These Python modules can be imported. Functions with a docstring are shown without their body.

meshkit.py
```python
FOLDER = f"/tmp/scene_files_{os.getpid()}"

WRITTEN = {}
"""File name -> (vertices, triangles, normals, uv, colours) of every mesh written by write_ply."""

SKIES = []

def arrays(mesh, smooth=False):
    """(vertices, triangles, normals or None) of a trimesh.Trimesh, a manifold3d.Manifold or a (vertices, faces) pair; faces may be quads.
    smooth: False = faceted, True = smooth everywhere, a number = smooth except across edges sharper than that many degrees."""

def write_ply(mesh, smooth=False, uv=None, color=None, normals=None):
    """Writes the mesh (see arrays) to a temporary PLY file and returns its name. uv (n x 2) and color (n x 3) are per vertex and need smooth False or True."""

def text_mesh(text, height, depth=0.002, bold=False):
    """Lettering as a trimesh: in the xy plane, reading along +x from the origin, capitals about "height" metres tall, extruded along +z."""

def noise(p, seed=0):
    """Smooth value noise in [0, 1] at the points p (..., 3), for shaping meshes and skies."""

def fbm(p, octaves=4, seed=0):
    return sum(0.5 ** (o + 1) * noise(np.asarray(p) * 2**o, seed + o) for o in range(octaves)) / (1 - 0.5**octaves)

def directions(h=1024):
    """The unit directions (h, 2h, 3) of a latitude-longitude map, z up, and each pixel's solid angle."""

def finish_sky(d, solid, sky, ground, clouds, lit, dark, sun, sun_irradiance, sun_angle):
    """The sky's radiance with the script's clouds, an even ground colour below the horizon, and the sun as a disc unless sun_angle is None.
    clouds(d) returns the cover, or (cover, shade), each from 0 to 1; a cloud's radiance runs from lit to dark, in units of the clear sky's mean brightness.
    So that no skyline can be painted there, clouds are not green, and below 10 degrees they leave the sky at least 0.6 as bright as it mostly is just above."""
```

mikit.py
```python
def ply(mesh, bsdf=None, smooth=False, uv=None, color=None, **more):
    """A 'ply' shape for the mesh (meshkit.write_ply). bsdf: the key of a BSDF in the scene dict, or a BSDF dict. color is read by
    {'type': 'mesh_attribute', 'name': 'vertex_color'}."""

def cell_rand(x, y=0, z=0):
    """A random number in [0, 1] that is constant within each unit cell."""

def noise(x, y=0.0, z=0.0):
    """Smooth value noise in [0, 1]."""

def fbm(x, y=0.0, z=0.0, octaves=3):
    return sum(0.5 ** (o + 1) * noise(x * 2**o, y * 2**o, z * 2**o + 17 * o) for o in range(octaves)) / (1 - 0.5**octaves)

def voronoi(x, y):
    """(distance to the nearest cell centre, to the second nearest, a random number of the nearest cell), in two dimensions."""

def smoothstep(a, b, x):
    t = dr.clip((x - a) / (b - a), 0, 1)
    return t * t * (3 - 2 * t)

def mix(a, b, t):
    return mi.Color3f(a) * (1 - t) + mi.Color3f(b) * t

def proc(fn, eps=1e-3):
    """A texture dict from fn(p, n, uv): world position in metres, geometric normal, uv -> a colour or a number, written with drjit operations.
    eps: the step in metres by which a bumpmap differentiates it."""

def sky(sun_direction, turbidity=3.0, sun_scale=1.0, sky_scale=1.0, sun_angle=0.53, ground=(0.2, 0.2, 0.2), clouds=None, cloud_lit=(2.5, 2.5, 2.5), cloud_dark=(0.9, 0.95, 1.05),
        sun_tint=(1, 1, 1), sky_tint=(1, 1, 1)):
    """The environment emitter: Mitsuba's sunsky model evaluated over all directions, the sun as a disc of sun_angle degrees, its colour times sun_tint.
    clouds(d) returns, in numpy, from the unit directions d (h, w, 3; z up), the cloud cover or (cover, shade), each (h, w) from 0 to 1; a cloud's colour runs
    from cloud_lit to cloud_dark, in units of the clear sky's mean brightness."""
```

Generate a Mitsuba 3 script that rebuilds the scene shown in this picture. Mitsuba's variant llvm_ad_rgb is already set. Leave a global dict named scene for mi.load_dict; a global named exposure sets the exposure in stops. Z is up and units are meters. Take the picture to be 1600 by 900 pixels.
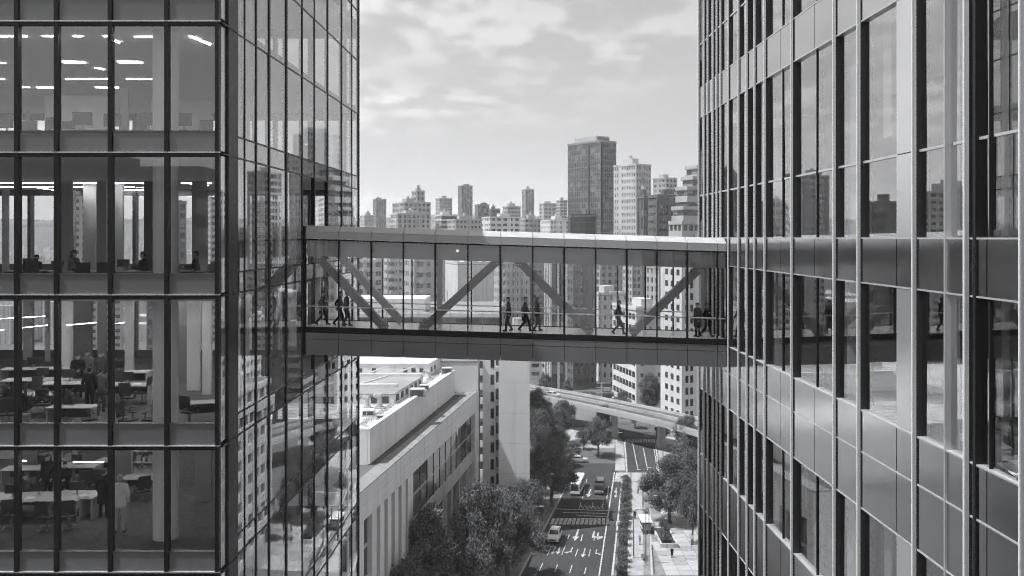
import math, random
import numpy as np, trimesh, drjit as dr, mitsuba as mi, mikit, meshkit
import manifold3d as m3
from shapely.geometry import Polygon, Point, box as sbox
from mikit import cell_rand, noise, fbm, smoothstep, mix
T = mi.ScalarTransform4f
scene, labels = {}, {}
rng = np.random.default_rng(7); random.seed(7)

# ------------------------------------------------------------------ camera, sky, exposure
E = 55.0            # eye height above the street
FPX, CX, HY = 1400.0, 800.0, 371.0   # focal length, optical axis and horizon in pixels of the 1600 px wide photograph
scene['haze_air'] = {'type': 'homogeneous', 'albedo': {'type': 'rgb', 'value': [0.95] * 3}, 'sigma_t': 0.00016}
scene['camera'] = {'medium': {'type': 'ref', 'id': 'haze_air'}, 'type': 'perspective', 'fov': math.degrees(2 * math.atan(800 / FPX)), 'fov_axis': 'x', 'near_clip': 0.1, 'far_clip': 30000.0,
                   'principal_point_offset_y': (450.0 - HY) / 900.0,
                   'to_world': T().look_at(origin=[0, 0, E], target=[0, 1, E], up=[0, 0, 1])}
SUN = (-0.42, -0.13, 0.89)


def cloud_cover(d):
    """A thin bright veil over the whole sky, whiter towards the horizon and the sun, with wisps of altocumulus."""
    z = np.maximum(d[..., 2], 0.0)
    p = d[..., :2] / (z + 0.045)[..., None]
    q = np.stack([p[..., 0] * 0.55 + 3.1, p[..., 1] * 0.62 + 1.7, z * 0], -1)
    w = meshkit.fbm(q * 0.8, 3, 5)
    big = meshkit.fbm(q * 0.62 + 9.0, 3, 11)
    warp = 0.9 * (w - 0.5)
    fine = meshkit.fbm(np.stack([p[..., 0] * 7.5 + warp, p[..., 1] * 4.6 + warp, z * 0], -1), 5, 3)
    band = np.clip((big - 0.51) / 0.16, 0, 1)
    c = np.clip((fine - 0.42) / 0.24, 0, 1) ** 1.2 * band + 0.18 * np.clip((w - 0.45) / 0.3, 0, 1)
    s = np.asarray(SUN) / np.linalg.norm(SUN)
    mu = d @ s
    az = d[..., :2] @ np.array([-0.72, 0.69]) / np.maximum(np.linalg.norm(d[..., :2], axis=-1), 1e-6)
    base = 0.98 + 0.70 * np.exp(-z / 0.12) + 0.62 * np.clip(az, 0, 1) ** 4 * np.exp(-z / 0.5) + 0.32 * np.clip(mu, 0, 1) ** 2 + 0.5 * np.clip(mu, 0, 1) ** 24
    L = base + 0.66 * c * np.exp(-np.maximum(0.02 - z, 0) * 40)
    return np.ones_like(z), np.clip((3.4 - L) / (3.4 - 0.4), 0, 1)


scene['sky'] = mikit.sky(SUN, turbidity=3, sun_tint=(0.808, 0.984, 1.338), sun_scale=1.0, ground=(0.2, 0.2, 0.2),
                         clouds=cloud_cover, cloud_lit=(3.4, 3.4, 3.4), cloud_dark=(0.4, 0.4, 0.4))
exposure = 2.25

# ------------------------------------------------------------------ materials (the photograph is black and white: every colour is a grey)
def g(v): return {'type': 'rgb', 'value': [float(v)] * 3}
def mat(key, b): scene[key] = b; return key
def two(b): return {'type': 'twosided', 'b': b}
def prin(v, rough=0.5, **k): return two({'type': 'principled', 'base_color': v if isinstance(v, dict) else g(v), 'roughness': rough, **k})
def diff(v): return two({'type': 'diffuse', 'reflectance': v if isinstance(v, dict) else g(v)})
def grey(fn):
    return mikit.proc(lambda p, n, uv: mi.Color3f(fn(p)))


def weathered(v, scale=0.35, streak=1.0, amount=0.16):
    """A mineral surface: cloudy stains and rain streaks."""
    return grey(lambda p: v * (1 - amount / 2 + amount * fbm(p.x * scale, p.y * scale, p.z * scale * 0.6, 3)
                               - amount * 0.9 * streak * smoothstep(0.5, 0.85, fbm((p.x + p.y * 0.7) * 1.7, p.z * 0.06, 3.0, 3))))


mat('frame_dark', prin(0.012, 0.4, specular=0.3))
mat('frame_mid', prin(0.10, 0.4, metallic=0.5))
mat('frame_light', prin(0.62, 0.33, metallic=0.55))
mat('fin_dark', prin(0.026, 0.38, specular=0.3))
mat('spandrel_grey', prin(grey(lambda p: 0.125 * (0.9 + 0.2 * fbm(p.x * 0.5, p.y * 0.5, p.z * 0.5, 2))), 0.16, specular=0.7, clearcoat=0.4))
mat('panel_silver', prin(grey(lambda p: 0.53 * (0.82 + 0.36 * fbm(p.x * 0.4, p.y * 0.22, p.z * 0.5, 3))),
                         grey(lambda p: 0.09 + 0.10 * fbm(p.x, p.y * 0.8, p.z * 0.8, 2)), metallic=1.0))
mat('panel_bright', prin(grey(lambda p: 0.78 * (0.88 + 0.24 * fbm(p.x, p.y * 0.5, p.z * 0.35, 3))), 0.26, metallic=0.85))
mat('glass_front', {'type': 'thindielectric', 'int_ior': 2.0, 'specular_transmittance': g(0.95)})
mat('glass_right', {'type': 'thindielectric', 'int_ior': 3.0, 'specular_transmittance': g(0.6)})
mat('glass_side', {'type': 'thindielectric', 'int_ior': 3.0, 'specular_transmittance': g(0.6)})
mat('glass_clear', {'type': 'thindielectric', 'int_ior': 1.5, 'specular_transmittance': g(0.98)})
mat('dark_glass', prin(0.025, 0.06, specular=0.8))
mat('far_glass', prin(grey(lambda p: 0.06 + 0.16 * smoothstep(0.72, 0.9, cell_rand(p.x / 2.6, p.y / 2.6, p.z / 3.1)) + 0.03 * cell_rand(p.x / 2.6 + 50, p.y / 2.6, p.z / 3.1)), 0.14, specular=0.6))
mat('ceiling_white', diff(0.68))
mat('interior_wall', diff(0.62))
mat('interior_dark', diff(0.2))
mat('edge_white', prin(0.75, 0.35, metallic=0.1))
mat('carpet', diff(grey(lambda p: 0.12 * (0.8 + 0.4 * noise(p.x * 9, p.y * 9, p.z)))))
mat('column_white', diff(0.72))
mat('blind_fabric', diff(0.6))
mat('tower_glass_wall', prin(0.26, 0.4, metallic=0.3))
mat('lamp_off', diff(0.8))
mat('pilaster', prin(0.36, 0.3, metallic=0.7))
mat('air', {'type': 'null'})
mat('desk_white', prin(0.40, 0.35))
mat('desk_side', prin(0.42, 0.5))
mat('chair_black', prin(0.028, 0.6))
mat('chair_metal', prin(0.30, 0.3, metallic=0.8))
mat('screen_black', prin(0.03, 0.25))
mat('paper_white', diff(0.75))
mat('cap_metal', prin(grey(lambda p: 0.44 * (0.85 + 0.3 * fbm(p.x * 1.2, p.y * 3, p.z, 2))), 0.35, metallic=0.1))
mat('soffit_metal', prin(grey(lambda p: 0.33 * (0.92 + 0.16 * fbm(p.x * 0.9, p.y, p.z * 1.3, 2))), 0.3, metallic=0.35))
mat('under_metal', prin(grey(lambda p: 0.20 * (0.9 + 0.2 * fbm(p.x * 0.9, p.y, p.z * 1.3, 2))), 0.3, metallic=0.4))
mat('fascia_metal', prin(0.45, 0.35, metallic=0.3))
mat('neighbour_wall', diff(0.09))
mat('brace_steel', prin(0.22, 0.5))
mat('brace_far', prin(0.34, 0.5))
mat('bridge_floor', prin(0.68, 0.28))
mat('steel_rail', prin(0.7, 0.25, metallic=0.7))
mat('concrete_white', diff(weathered(0.68, 0.25, 1.0, 0.16)))
mat('concrete_mid', diff(weathered(0.42, 0.2, 1.0, 0.22)))
mat('concrete_dark', diff(weathered(0.24, 0.2, 1.0, 0.3)))
mat('concrete_pale', diff(weathered(0.5, 0.12, 1.4, 0.3)))
mat('brick_grey', diff(weathered(0.155, 0.2, 1.0, 0.3)))
mat('roof_membrane', diff(grey(lambda p: 0.30 * (0.72 + 0.5 * fbm(p.x * 0.22, p.y * 0.22, 0.0, 4)))))
mat('roof_white', diff(grey(lambda p: 0.55 * (0.72 + 0.5 * fbm(p.x * 0.3, p.y * 0.3, 2.0, 4) - 0.12 * smoothstep(0.55, 0.8, fbm(p.x * 0.9, p.y * 0.25, 7.0, 3))))))
mat('roof_dark', diff(grey(lambda p: 0.13 * (0.7 + 0.6 * fbm(p.x * 0.3, p.y * 0.3, 2.0, 4)))))
mat('machine_grey', prin(0.4, 0.5))
mat('machine_dark', prin(0.06, 0.6))
mat('asphalt', diff(grey(lambda p: 0.058 * (0.66 + 0.5 * fbm(p.x * 0.3, p.y * 0.09, 1.0, 4) + 0.25 * noise(p.x * 6, p.y * 6, 0.0)))))
mat('asphalt_old', diff(grey(lambda p: 0.11 * (0.7 + 0.6 * fbm(p.x * 0.15, p.y * 0.15, 1.0, 4)))))
mat('road_paint', diff(grey(lambda p: 0.5 * (0.5 + 0.6 * noise(p.x * 3, p.y * 3, 0.0)))))
mat('paving', diff(grey(lambda p: 0.33 * (0.75 + 0.3 * fbm(p.x * 0.35, p.y * 0.35, 0.0, 4) + 0.2 * cell_rand(p.x / 0.9, p.y / 0.9, 0.0)))))
mat('paving_dark', diff(grey(lambda p: 0.20 * (0.7 + 0.4 * fbm(p.x * 0.3, p.y * 0.3, 0.0, 4) + 0.25 * cell_rand(p.x / 0.8, p.y / 0.8, 0.0)))))
mat('paver_a', diff(0.35)); mat('paver_b', diff(0.29)); mat('paver_c', diff(0.39))
mat('kerb_stone', diff(0.42))
mat('city_ground', diff(grey(lambda p: 0.15 * (0.55 + 0.9 * fbm(p.x * 0.03, p.y * 0.03, 0.0, 4)))))
mat('hill_green', diff(grey(lambda p: 0.07 * (0.6 + 0.8 * fbm(p.x * 0.004, p.y * 0.004, p.z * 0.01, 4)))))
mat('bark', diff(grey(lambda p: 0.11 * (0.6 + 0.8 * noise(p.x * 4, p.y * 4, p.z * 1.5)))))
mat('leaf', two({'type': 'diffuse', 'reflectance': {'type': 'mesh_attribute', 'name': 'vertex_color'}}))
mat('soil', diff(0.07))
mat('pole_metal', prin(0.16, 0.45, metallic=0.4))
mat('pole_light', prin(0.5, 0.4, metallic=0.4))
mat('skin', diff(0.38)); mat('hair', prin(0.012, 0.5)); mat('cloth_black', diff(0.018)); mat('cloth_dark', diff(0.06)); mat('cloth_mid', diff(0.12))
mat('cloth_white', diff(0.75)); mat('cloth_pale', diff(0.42)); mat('shoe_black', prin(0.015, 0.4)); mat('shoe_white', diff(0.6))
mat('car_white', prin(0.72, 0.3, clearcoat=0.8)); mat('car_black', prin(0.02, 0.3, clearcoat=0.6)); mat('car_glass', prin(0.03, 0.08, specular=0.7))
mat('tyre', diff(0.02)); mat('chrome', prin(0.6, 0.2, metallic=0.9)); mat('lens_clear', prin(0.75, 0.1))
mat('sign_white', diff(0.7))


# ------------------------------------------------------------------ helpers
def P(px, py, d):
    return np.array([(px - CX) / FPX * d, d, E - (py - HY) / FPX * d])
def G(px, py, z=0.0):
    d = (E - z) * FPX / (py - HY)
    return np.array([(px - CX) / FPX * d, d])
def X(px, d): return (px - CX) / FPX * d
def Zr(py, d): return -(py - HY) / FPX * d      # height relative to the eye


BF = np.array([[0, 2, 1], [0, 3, 2], [4, 5, 6], [4, 6, 7], [0, 1, 5], [0, 5, 4], [1, 2, 6], [1, 6, 5], [2, 3, 7], [2, 7, 6], [3, 0, 4], [3, 4, 7]])


class MB:
    """Collects boxes, quads and meshes; add() makes them one entry of the scene."""
    def __init__(self): self.v, self.f, self.n = [], [], 0
    def put(self, v, f):
        self.v.append(np.asarray(v, float)); self.f.append(np.asarray(f, int) + self.n); self.n += len(v); return self
    def box(self, x0, x1, y0, y1, z0, z1, fr=None):
        c = np.array([[x0, y0, z0], [x1, y0, z0], [x1, y1, z0], [x0, y1, z0], [x0, y0, z1], [x1, y0, z1], [x1, y1, z1], [x0, y1, z1]], float)
        f = BF
        if (x1 - x0) * (y1 - y0) * (z1 - z0) < 0: f = f[:, ::-1]
        if fr is not None:
            c = fr(c)
            if np.dot(np.cross(c[1] - c[0], c[3] - c[0]), c[4] - c[0]) * ((x1 - x0) * (y1 - y0) * (z1 - z0)) < 0: f = f[:, ::-1]
        return self.put(c, f)
    def quad(self, a, b, c, d): return self.put([a, b, c, d], [[0, 1, 2], [0, 2, 3]])
    def bar(self, a, b, w, h, up=(0, 0, 1)):
        a, b = np.asarray(a, float), np.asarray(b, float); t = (b - a) / np.linalg.norm(b - a)
        s = np.cross(t, up); s /= np.linalg.norm(s); u = np.cross(s, t)
        c = [a + s * i * w / 2 + u * j * h / 2 for i, j in ((-1, -1), (1, -1), (1, 1), (-1, 1))]
        return self.put(c + [q + b - a for q in c], BF[:, ::-1] if np.dot(np.cross(c[1] - c[0], c[3] - c[0]), b - a) < 0 else BF)
    def tube(self, pts, rad, n=8, cap=True):
        pts = np.asarray(pts, float); rad = np.broadcast_to(rad, len(pts)); rings = []
        tan = np.gradient(pts, axis=0); tan /= np.linalg.norm(tan, axis=1)[:, None] + 1e-12
        ref = np.array([1, 0, 0]) if abs(tan[0][2]) > 0.8 else np.array([0, 0, 1.0])
        a = np.arange(n) / n * 2 * np.pi
        for p, t, r in zip(pts, tan, rad):
            s = np.cross(t, ref); s /= np.linalg.norm(s) + 1e-12; u = np.cross(t, s)
            rings.append(p + r * (np.cos(a)[:, None] * s + np.sin(a)[:, None] * u))
        v = np.vstack(rings); f = []
        for k in range(len(pts) - 1):
            for i in range(n):
                j = (i + 1) % n; f += [[k * n + i, k * n + j, (k + 1) * n + j], [k * n + i, (k + 1) * n + j, (k + 1) * n + i]]
        if cap:
            v = np.vstack([v, pts[:1], pts[-1:]]); m = len(v)
            for i in range(n):
                j = (i + 1) % n; f += [[m - 2, j, i], [m - 1, (len(pts) - 1) * n + i, (len(pts) - 1) * n + j]]
        return self.put(v, f)
    def mesh(self, m): return self.put(m.vertices, m.faces)
    def prism(self, poly, z0, z1):
        p = Polygon(poly) if not hasattr(poly, 'exterior') else poly
        m = trimesh.creation.extrude_polygon(p, z1 - z0, engine='earcut'); m.apply_translation([0, 0, z0]); return self.mesh(m)
    def get(self): return np.vstack(self.v), np.vstack(self.f)


used = {}
def numbered(name):
    k = used.get(name, 0); used[name] = k + 1
    return name if k == 0 else f'{name}_{k:03d}'
def add(key, m, material, smooth=False, to=None, kind=None, label=None, **kw):
    """One entry of the scene; key is numbered when it repeats."""
    key = numbered(key)
    if isinstance(m, MB): m = m.get()
    d = mikit.ply(m, material, smooth, **kw)
    if to is not None: d['to_world'] = to
    scene[key] = d
    if kind or label: labels[key] = {**({'kind': kind} if kind else {}), **({'label': label} if label else {})}
    return key
def thing(name, label, cat, group=None):
    key = numbered(name); labels[key] = {'label': label, 'category': cat}
    if group: labels[key]['group'] = group
    return key
def struct(name, m, material, smooth=False, **kw): return add(name, m, material, smooth, kind='structure', **kw)
def put_copy(key, d, to, material=None):
    key = numbered(key); d = dict(d); d['to_world'] = to
    if material: d['bsdf'] = {'type': 'ref', 'id': material}
    scene[key] = d; return key
def bx(*a): return MB().box(*a)
# ------------------------------------------------------------------ ground, roads, pavements
struct('ground', MB().quad([-5100, -1500, -0.02], [5100, -1500, -0.02], [5100, 6800, -0.02], [-5100, 6800, -0.02]), 'city_ground')
scene['haze'] = {'type': 'cube', 'to_world': T().translate([0, 2650, 119.5]).scale([5200, 4200, 121.0]), 'bsdf': {'type': 'null'}, 'interior': {'type': 'ref', 'id': 'haze_air'}}
labels['haze'] = {'kind': 'stuff'}
def gp(*pts): return [G(x, y) for x, y in pts]
road_poly = [(-6, -40), (-6, 100)] + gp((812, 900), (880, 770), (893, 744), (872, 724)) + [G(872, 719), G(968, 719)] + gp((959, 752), (936, 900)) + [(9, 100), (9, -40)]
struct('road', MB().prism(road_poly, -0.01, 0.0), 'asphalt')
bus_lane = gp((936, 900), (959, 752), (971, 752), (956, 900))
struct('road', MB().prism(bus_lane, -0.01, 0.0), 'asphalt')
far_road = gp((980, 738), (1029, 738), (1024, 697), (1036, 676), (956, 672), (976, 692))
struct('road', MB().prism(far_road, -0.01, 0.004), 'asphalt')
cross_road = gp((700, 664), (850, 668), (956, 672), (1036, 676), (1250, 684), (1250, 668), (1040, 662), (950, 658), (850, 654), (700, 650))
struct('road', MB().prism(cross_road, -0.012, 0.002), 'asphalt_old')
side_road = gp((818, 724), (872, 724), (968, 724), (968, 706), (872, 704), (818, 704))
struct('road', MB().prism(side_road, -0.012, 0.003), 'asphalt_old')
# left pavement, promenade, plaza
left_walk = [(-9.5, -40), (-9.5, 99)] + [(-16.5, 100), (-5.7, 168), (3, 200), (3, 222)] + gp((818, 728), (872, 727), (893, 745), (880, 770), (812, 900)) + [(-6, 100), (-6, -40)]
struct('pavement', MB().prism(Polygon(left_walk).buffer(-0.16), 0.0, 0.12), 'paving_dark')
prom_poly = gp((983, 900), (984, 754), (1004, 754), (1006, 900))
struct('promenade', MB().prism(prom_poly, 0.0, 0.12), 'paving')
strip_poly = gp((1006.6, 900), (1004.5, 754), (1013.5, 754), (1018.4, 900))
struct('verge', MB().prism(strip_poly, 0.0, 0.10), 'paving_dark')
right_poly = Polygon(gp((1019, 900), (1014, 754), (1110, 754), (1140, 900)))
prom2 = struct('promenade', MB().prism(right_poly, -0.01, 0.06), 'paving_dark')
struct('crossing_pavement', MB().prism(gp((959.5, 752.5), (963, 738.5), (1110, 738.5), (1110, 752.5)), 0.0, 0.03), 'paving')
plaza = gp((876, 702), (962, 701), (968, 672), (890, 668))
struct('plaza', MB().prism(Polygon(plaza), 0.0, 0.11), 'paving')
island = gp((961, 736), (977, 736), (974, 696), (962, 690))
struct('traffic_island', MB().prism(Polygon(island), 0.0, 0.13), 'paving')
corner = gp((1032, 737), (1110, 737), (1110, 690), (1042, 683), (1028, 700))
struct('pavement', MB().prism(Polygon(corner), 0.0, 0.12), 'paving')
# paving slabs of the sunlit promenade, each a piece with an open joint
S = 2.3; slab_ms = ['paver_a', 'paver_b', 'paver_c']; x0, y0, x1, y1 = right_poly.bounds; ns = 0
for i in range(int((x1 - x0) / S) + 1):
    for j in range(int((y1 - y0) / S) + 1):
        x, y = x0 + i * S, y0 + j * S
        q = sbox(x + 0.05, y + 0.05, x + S - 0.05, y + S - 0.05)
        if right_poly.contains(q) and CX + FPX * x / y < 1092 and ns < 290:
            ns += 1; h = rng.uniform(0, 0.012)
            add(prom2 + '__paver', bx(x + .05, x + S - .05, y + .05, y + S - .05, 0.061, 0.10 + h), slab_ms[rng.integers(3)])
# kerbs
def kerb(pts, w=0.3, h=0.15, z=0.0):
    m = MB()
    for a, b in zip(pts[:-1], pts[1:]): m.bar([*a, z + h / 2], [*b, z + h / 2], w, h)
    struct('kerb', m, 'kerb_stone')
kerb([(-6, 60), (-6, 100)] + gp((812, 900), (880, 770), (893, 745)))
kerb(gp((957, 900), (971.5, 753))); kerb(gp((982, 900), (983, 754))); kerb(gp((1018.6, 900), (1013.8, 754)))
kerb(gp((979.5, 738), (976, 692))); kerb(gp((1029.5, 738), (1024.5, 697), (1036, 677)))
# painted markings: each stripe, dash, arrow and line is a piece of the road
def stripe(a, b, wpx=None, w=0.15, key='road__marking'):
    a, b = G(*a), G(*b); t = (b - a) / np.linalg.norm(b - a); s = np.array([-t[1], t[0]]) * w / 2
    q = [np.append(p, 0.008) for p in (a - s, b - s, b + s, a + s)]
    add(key, MB().quad(*q), 'road_paint')
z8 = lambda x, y: (800 + x / 5, 720 + y / 5)
for a in [(275, 740, 310, 668), (388, 735, 418, 660), (495, 745, 515, 690), (600, 750, 612, 693), (215, 855, 240, 800), (335, 865, 355, 810), (450, 875, 470, 815), (565, 885, 578, 835),
          (435, 612, 448, 578), (538, 628, 552, 575), (525, 368, 538, 325), (625, 370, 632, 325), (708, 360, 713, 320), (740, 300, 755, 200), (560, 265, 568, 225), (580, 170, 586, 145), (548, 300, 556, 280),
          (640, 625, 648, 585), (330, 560, 338, 540), (170, 895, 196, 880)]:
    stripe(z8(*a[:2]), z8(*a[2:]), w=0.16)
for a in [(680, 900, 800, 90), (780, 900, 862, 165)]: stripe(z8(*a[:2]), z8(*a[2:]), w=0.24)
for a in [(345, 376, 775, 390), (395, 402, 755, 412), (505, 425, 750, 437), (205, 664, 330, 668)]: stripe(z8(*a[:2]), z8(*a[2:]), w=0.35)
for k in range(14):      # near zebra crossing
    x = 322 + k * 33.0; stripe(z8(x + (8 - k) * 0.9, 448), z8(x - (14 - k) * 1.2, 497), w=0.62)
for x in (785, 832): stripe(z8(x, 470), z8(x - 6, 505), w=0.8)
for k in range(13):      # far zebra crossing
    x = 977 + k * 4.1; stripe((x, 686.5), (x + 0.3, 691.5), w=0.42)
for k in range(6): stripe(z8(535 + k * 32, 347 + k * 2), z8(560 + k * 32, 372 + k), w=0.25)
for a in [((980, 735), (977.5, 700)), ((997, 735), (988, 690)), ((1012, 735), (1005, 700)), ((1027, 735), (1022, 702))]: stripe(*a, w=0.2)
def arrow(cx, cy, turn=0, s=1.0):
    c = G(*z8(cx, cy)); m = MB(); z = 0.009
    f = lambda x, y: [c[0] + (x + 0.19 * y) * s, c[1] + y * s, z]
    m.quad(f(-.13, 2.4), f(.13, 2.4), f(.13, -.8), f(-.13, -.8))
    if turn: m.quad(f(.13, -.3), f(turn * .9, -1.0), f(turn * .9, -.6), f(.13, .2)); m.put([f(turn * .8, -.2), f(turn * .8, -1.5), f(turn * 1.5, -.9)], [[0, 1, 2]])
    else: m.put([f(-.5, -.8), f(.5, -.8), f(0, -2.6)], [[0, 1, 2]])
    add('road__marking', m, 'road_paint')
for a in [(505, 577, 0, 1.3), (632, 590, 1, 1.2), (605, 250, 0, 1.2), (245, 692, 1, .8), (325, 700, 0, .8), (365, 700, 0, .8), (462, 706, -1, .8), (562, 718, 0, .9), (655, 720, 1, .7), (668, 586, 1, .8), (812, 230, 0, .8), (812, 265, 0, .8)]: arrow(*a)

# hills on the horizon
def ridge(y, h0, amp, seed, x0=-5000, x1=5000):
    n = 220; xs = np.linspace(x0, x1, n)
    hs = h0 + amp * meshkit.fbm(np.stack([xs / 900 + seed * 7.3, xs * 0, xs * 0], -1), 5, seed)
    rows = [(0, 0.0), (500, 0.55), (1000, 1.0), (2200, 0.2)]; v = []; f = []
    for r, (dy, k) in enumerate(rows):
        jit = 30 * meshkit.fbm(np.stack([xs / 250, xs * 0 + r, xs * 0], -1), 4, seed + r)
        v += [[x, y + dy, max(0, h * k + (j - 15 if 0 < k < 1 else 0))] for x, h, j in zip(xs, hs, jit)]
    for r in range(len(rows) - 1):
        for i in range(n - 1): a = r * n + i; f += [[a, a + 1, a + n + 1], [a, a + n + 1, a + n]]
    return np.array(v), np.array(f)
struct('hills', ridge(3400, 75, 110, 3), 'hill_green', True)
struct('hills', ridge(4600, 110, 120, 8), 'hill_green', True)

# ------------------------------------------------------------------ curtain-wall towers
FRONT = lambda c: np.stack([c[:, 0], 28.0 - c[:, 1], E + c[:, 2]], 1)                       # u = x, n = outwards (to the camera side)
SIDE = lambda c: np.stack([-10.12 + 0.0357 * c[:, 0] + c[:, 1], c[:, 0], E + c[:, 2]], 1)  # u = depth, n = outwards (+x)
RIGHT = lambda c: np.stack([9.64 - 0.0143 * c[:, 0] - c[:, 1], c[:, 0], E + c[:, 2]], 1)   # u = depth, n = outwards (-x)
BACK = lambda c: np.stack([c[:, 0], 48.9 + c[:, 1], E + c[:, 2]], 1)


def pane(fr, u0, u1, z0, z1, n=0.0, tilt=0.0028):
    a, b = rng.normal(0, tilt, 2); uc, zc = (u0 + u1) / 2, (z0 + z1) / 2
    c = np.array([[u, n + a * (u - uc) + b * (z - zc), z] for u, z in ((u0, z0), (u1, z0), (u1, z1), (u0, z1))])
    return (fr(c), np.array([[0, 1, 2], [0, 2, 3]]))


LT = thing('office_tower', 'glass office tower on the left with dark mullions and lit office floors behind its front', 'office tower')
HEADS = [15.4, 11.2, 6.72, 2.62, -1.82, -6.54, -10.48, -15.1, -19.7]
SILLS = [12.2, 7.5, 3.32, -1.14, -5.82, -9.82, -14.4, -19.0, -23.5]
FX = [X(p, 28.0) for p in (-420, -330, -235, -147, -60, 27, 89, 173, 261)] + [-9.16]
SD = [28.56, 29.5, 30.3, 31.5, 33.0, 35.2, 37.5, 39.5, 41.9, 44.8, 47.2, 48.9]
thick = {29.5: .12, 31.5: .1, 33.0: .13, 35.2: .15, 37.5: .09, 39.5: .08, 41.9: .12, 44.8: .12, 48.9: .2}
ZT, ZB = 15.4, -23.5
# front: one bay = pane + spandrel per floor
for a, b in zip(FX[:-1], FX[1:]):
    for k, (h, s) in enumerate(zip(HEADS, SILLS)):
        add(LT + '__window_pane', pane(FRONT, a + .07, b - .07, s, h - .09, -0.03, 0.0012), 'glass_front')
        if k: add(LT + '__spandrel_panel', MB().box(a + .075, b - .075, -.06, .0, h + .04, SILLS[k - 1] - .03, FRONT), 'spandrel_grey')
for x in FX[:-1] + [-9.2]:
    add(LT + '__mullion', MB().box(x - .064, x + .064, -.16, .075, ZB, ZT, FRONT), 'frame_dark')
for k, (h, s) in enumerate(zip(HEADS, SILLS)):
    add(LT + '__transom', MB().box(FX[0], -9.126, -.12, .05, h - .1, h + .015, FRONT), 'frame_dark')
    add(LT + '__transom_cap', MB().box(FX[0], -9.122, -.05, .075, h + .018, h + .055, FRONT), 'frame_light')
    add(LT + '__sill', MB().box(FX[0], -9.13, -.1, .03, s - .035, s + .02, FRONT), 'frame_mid')
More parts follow.
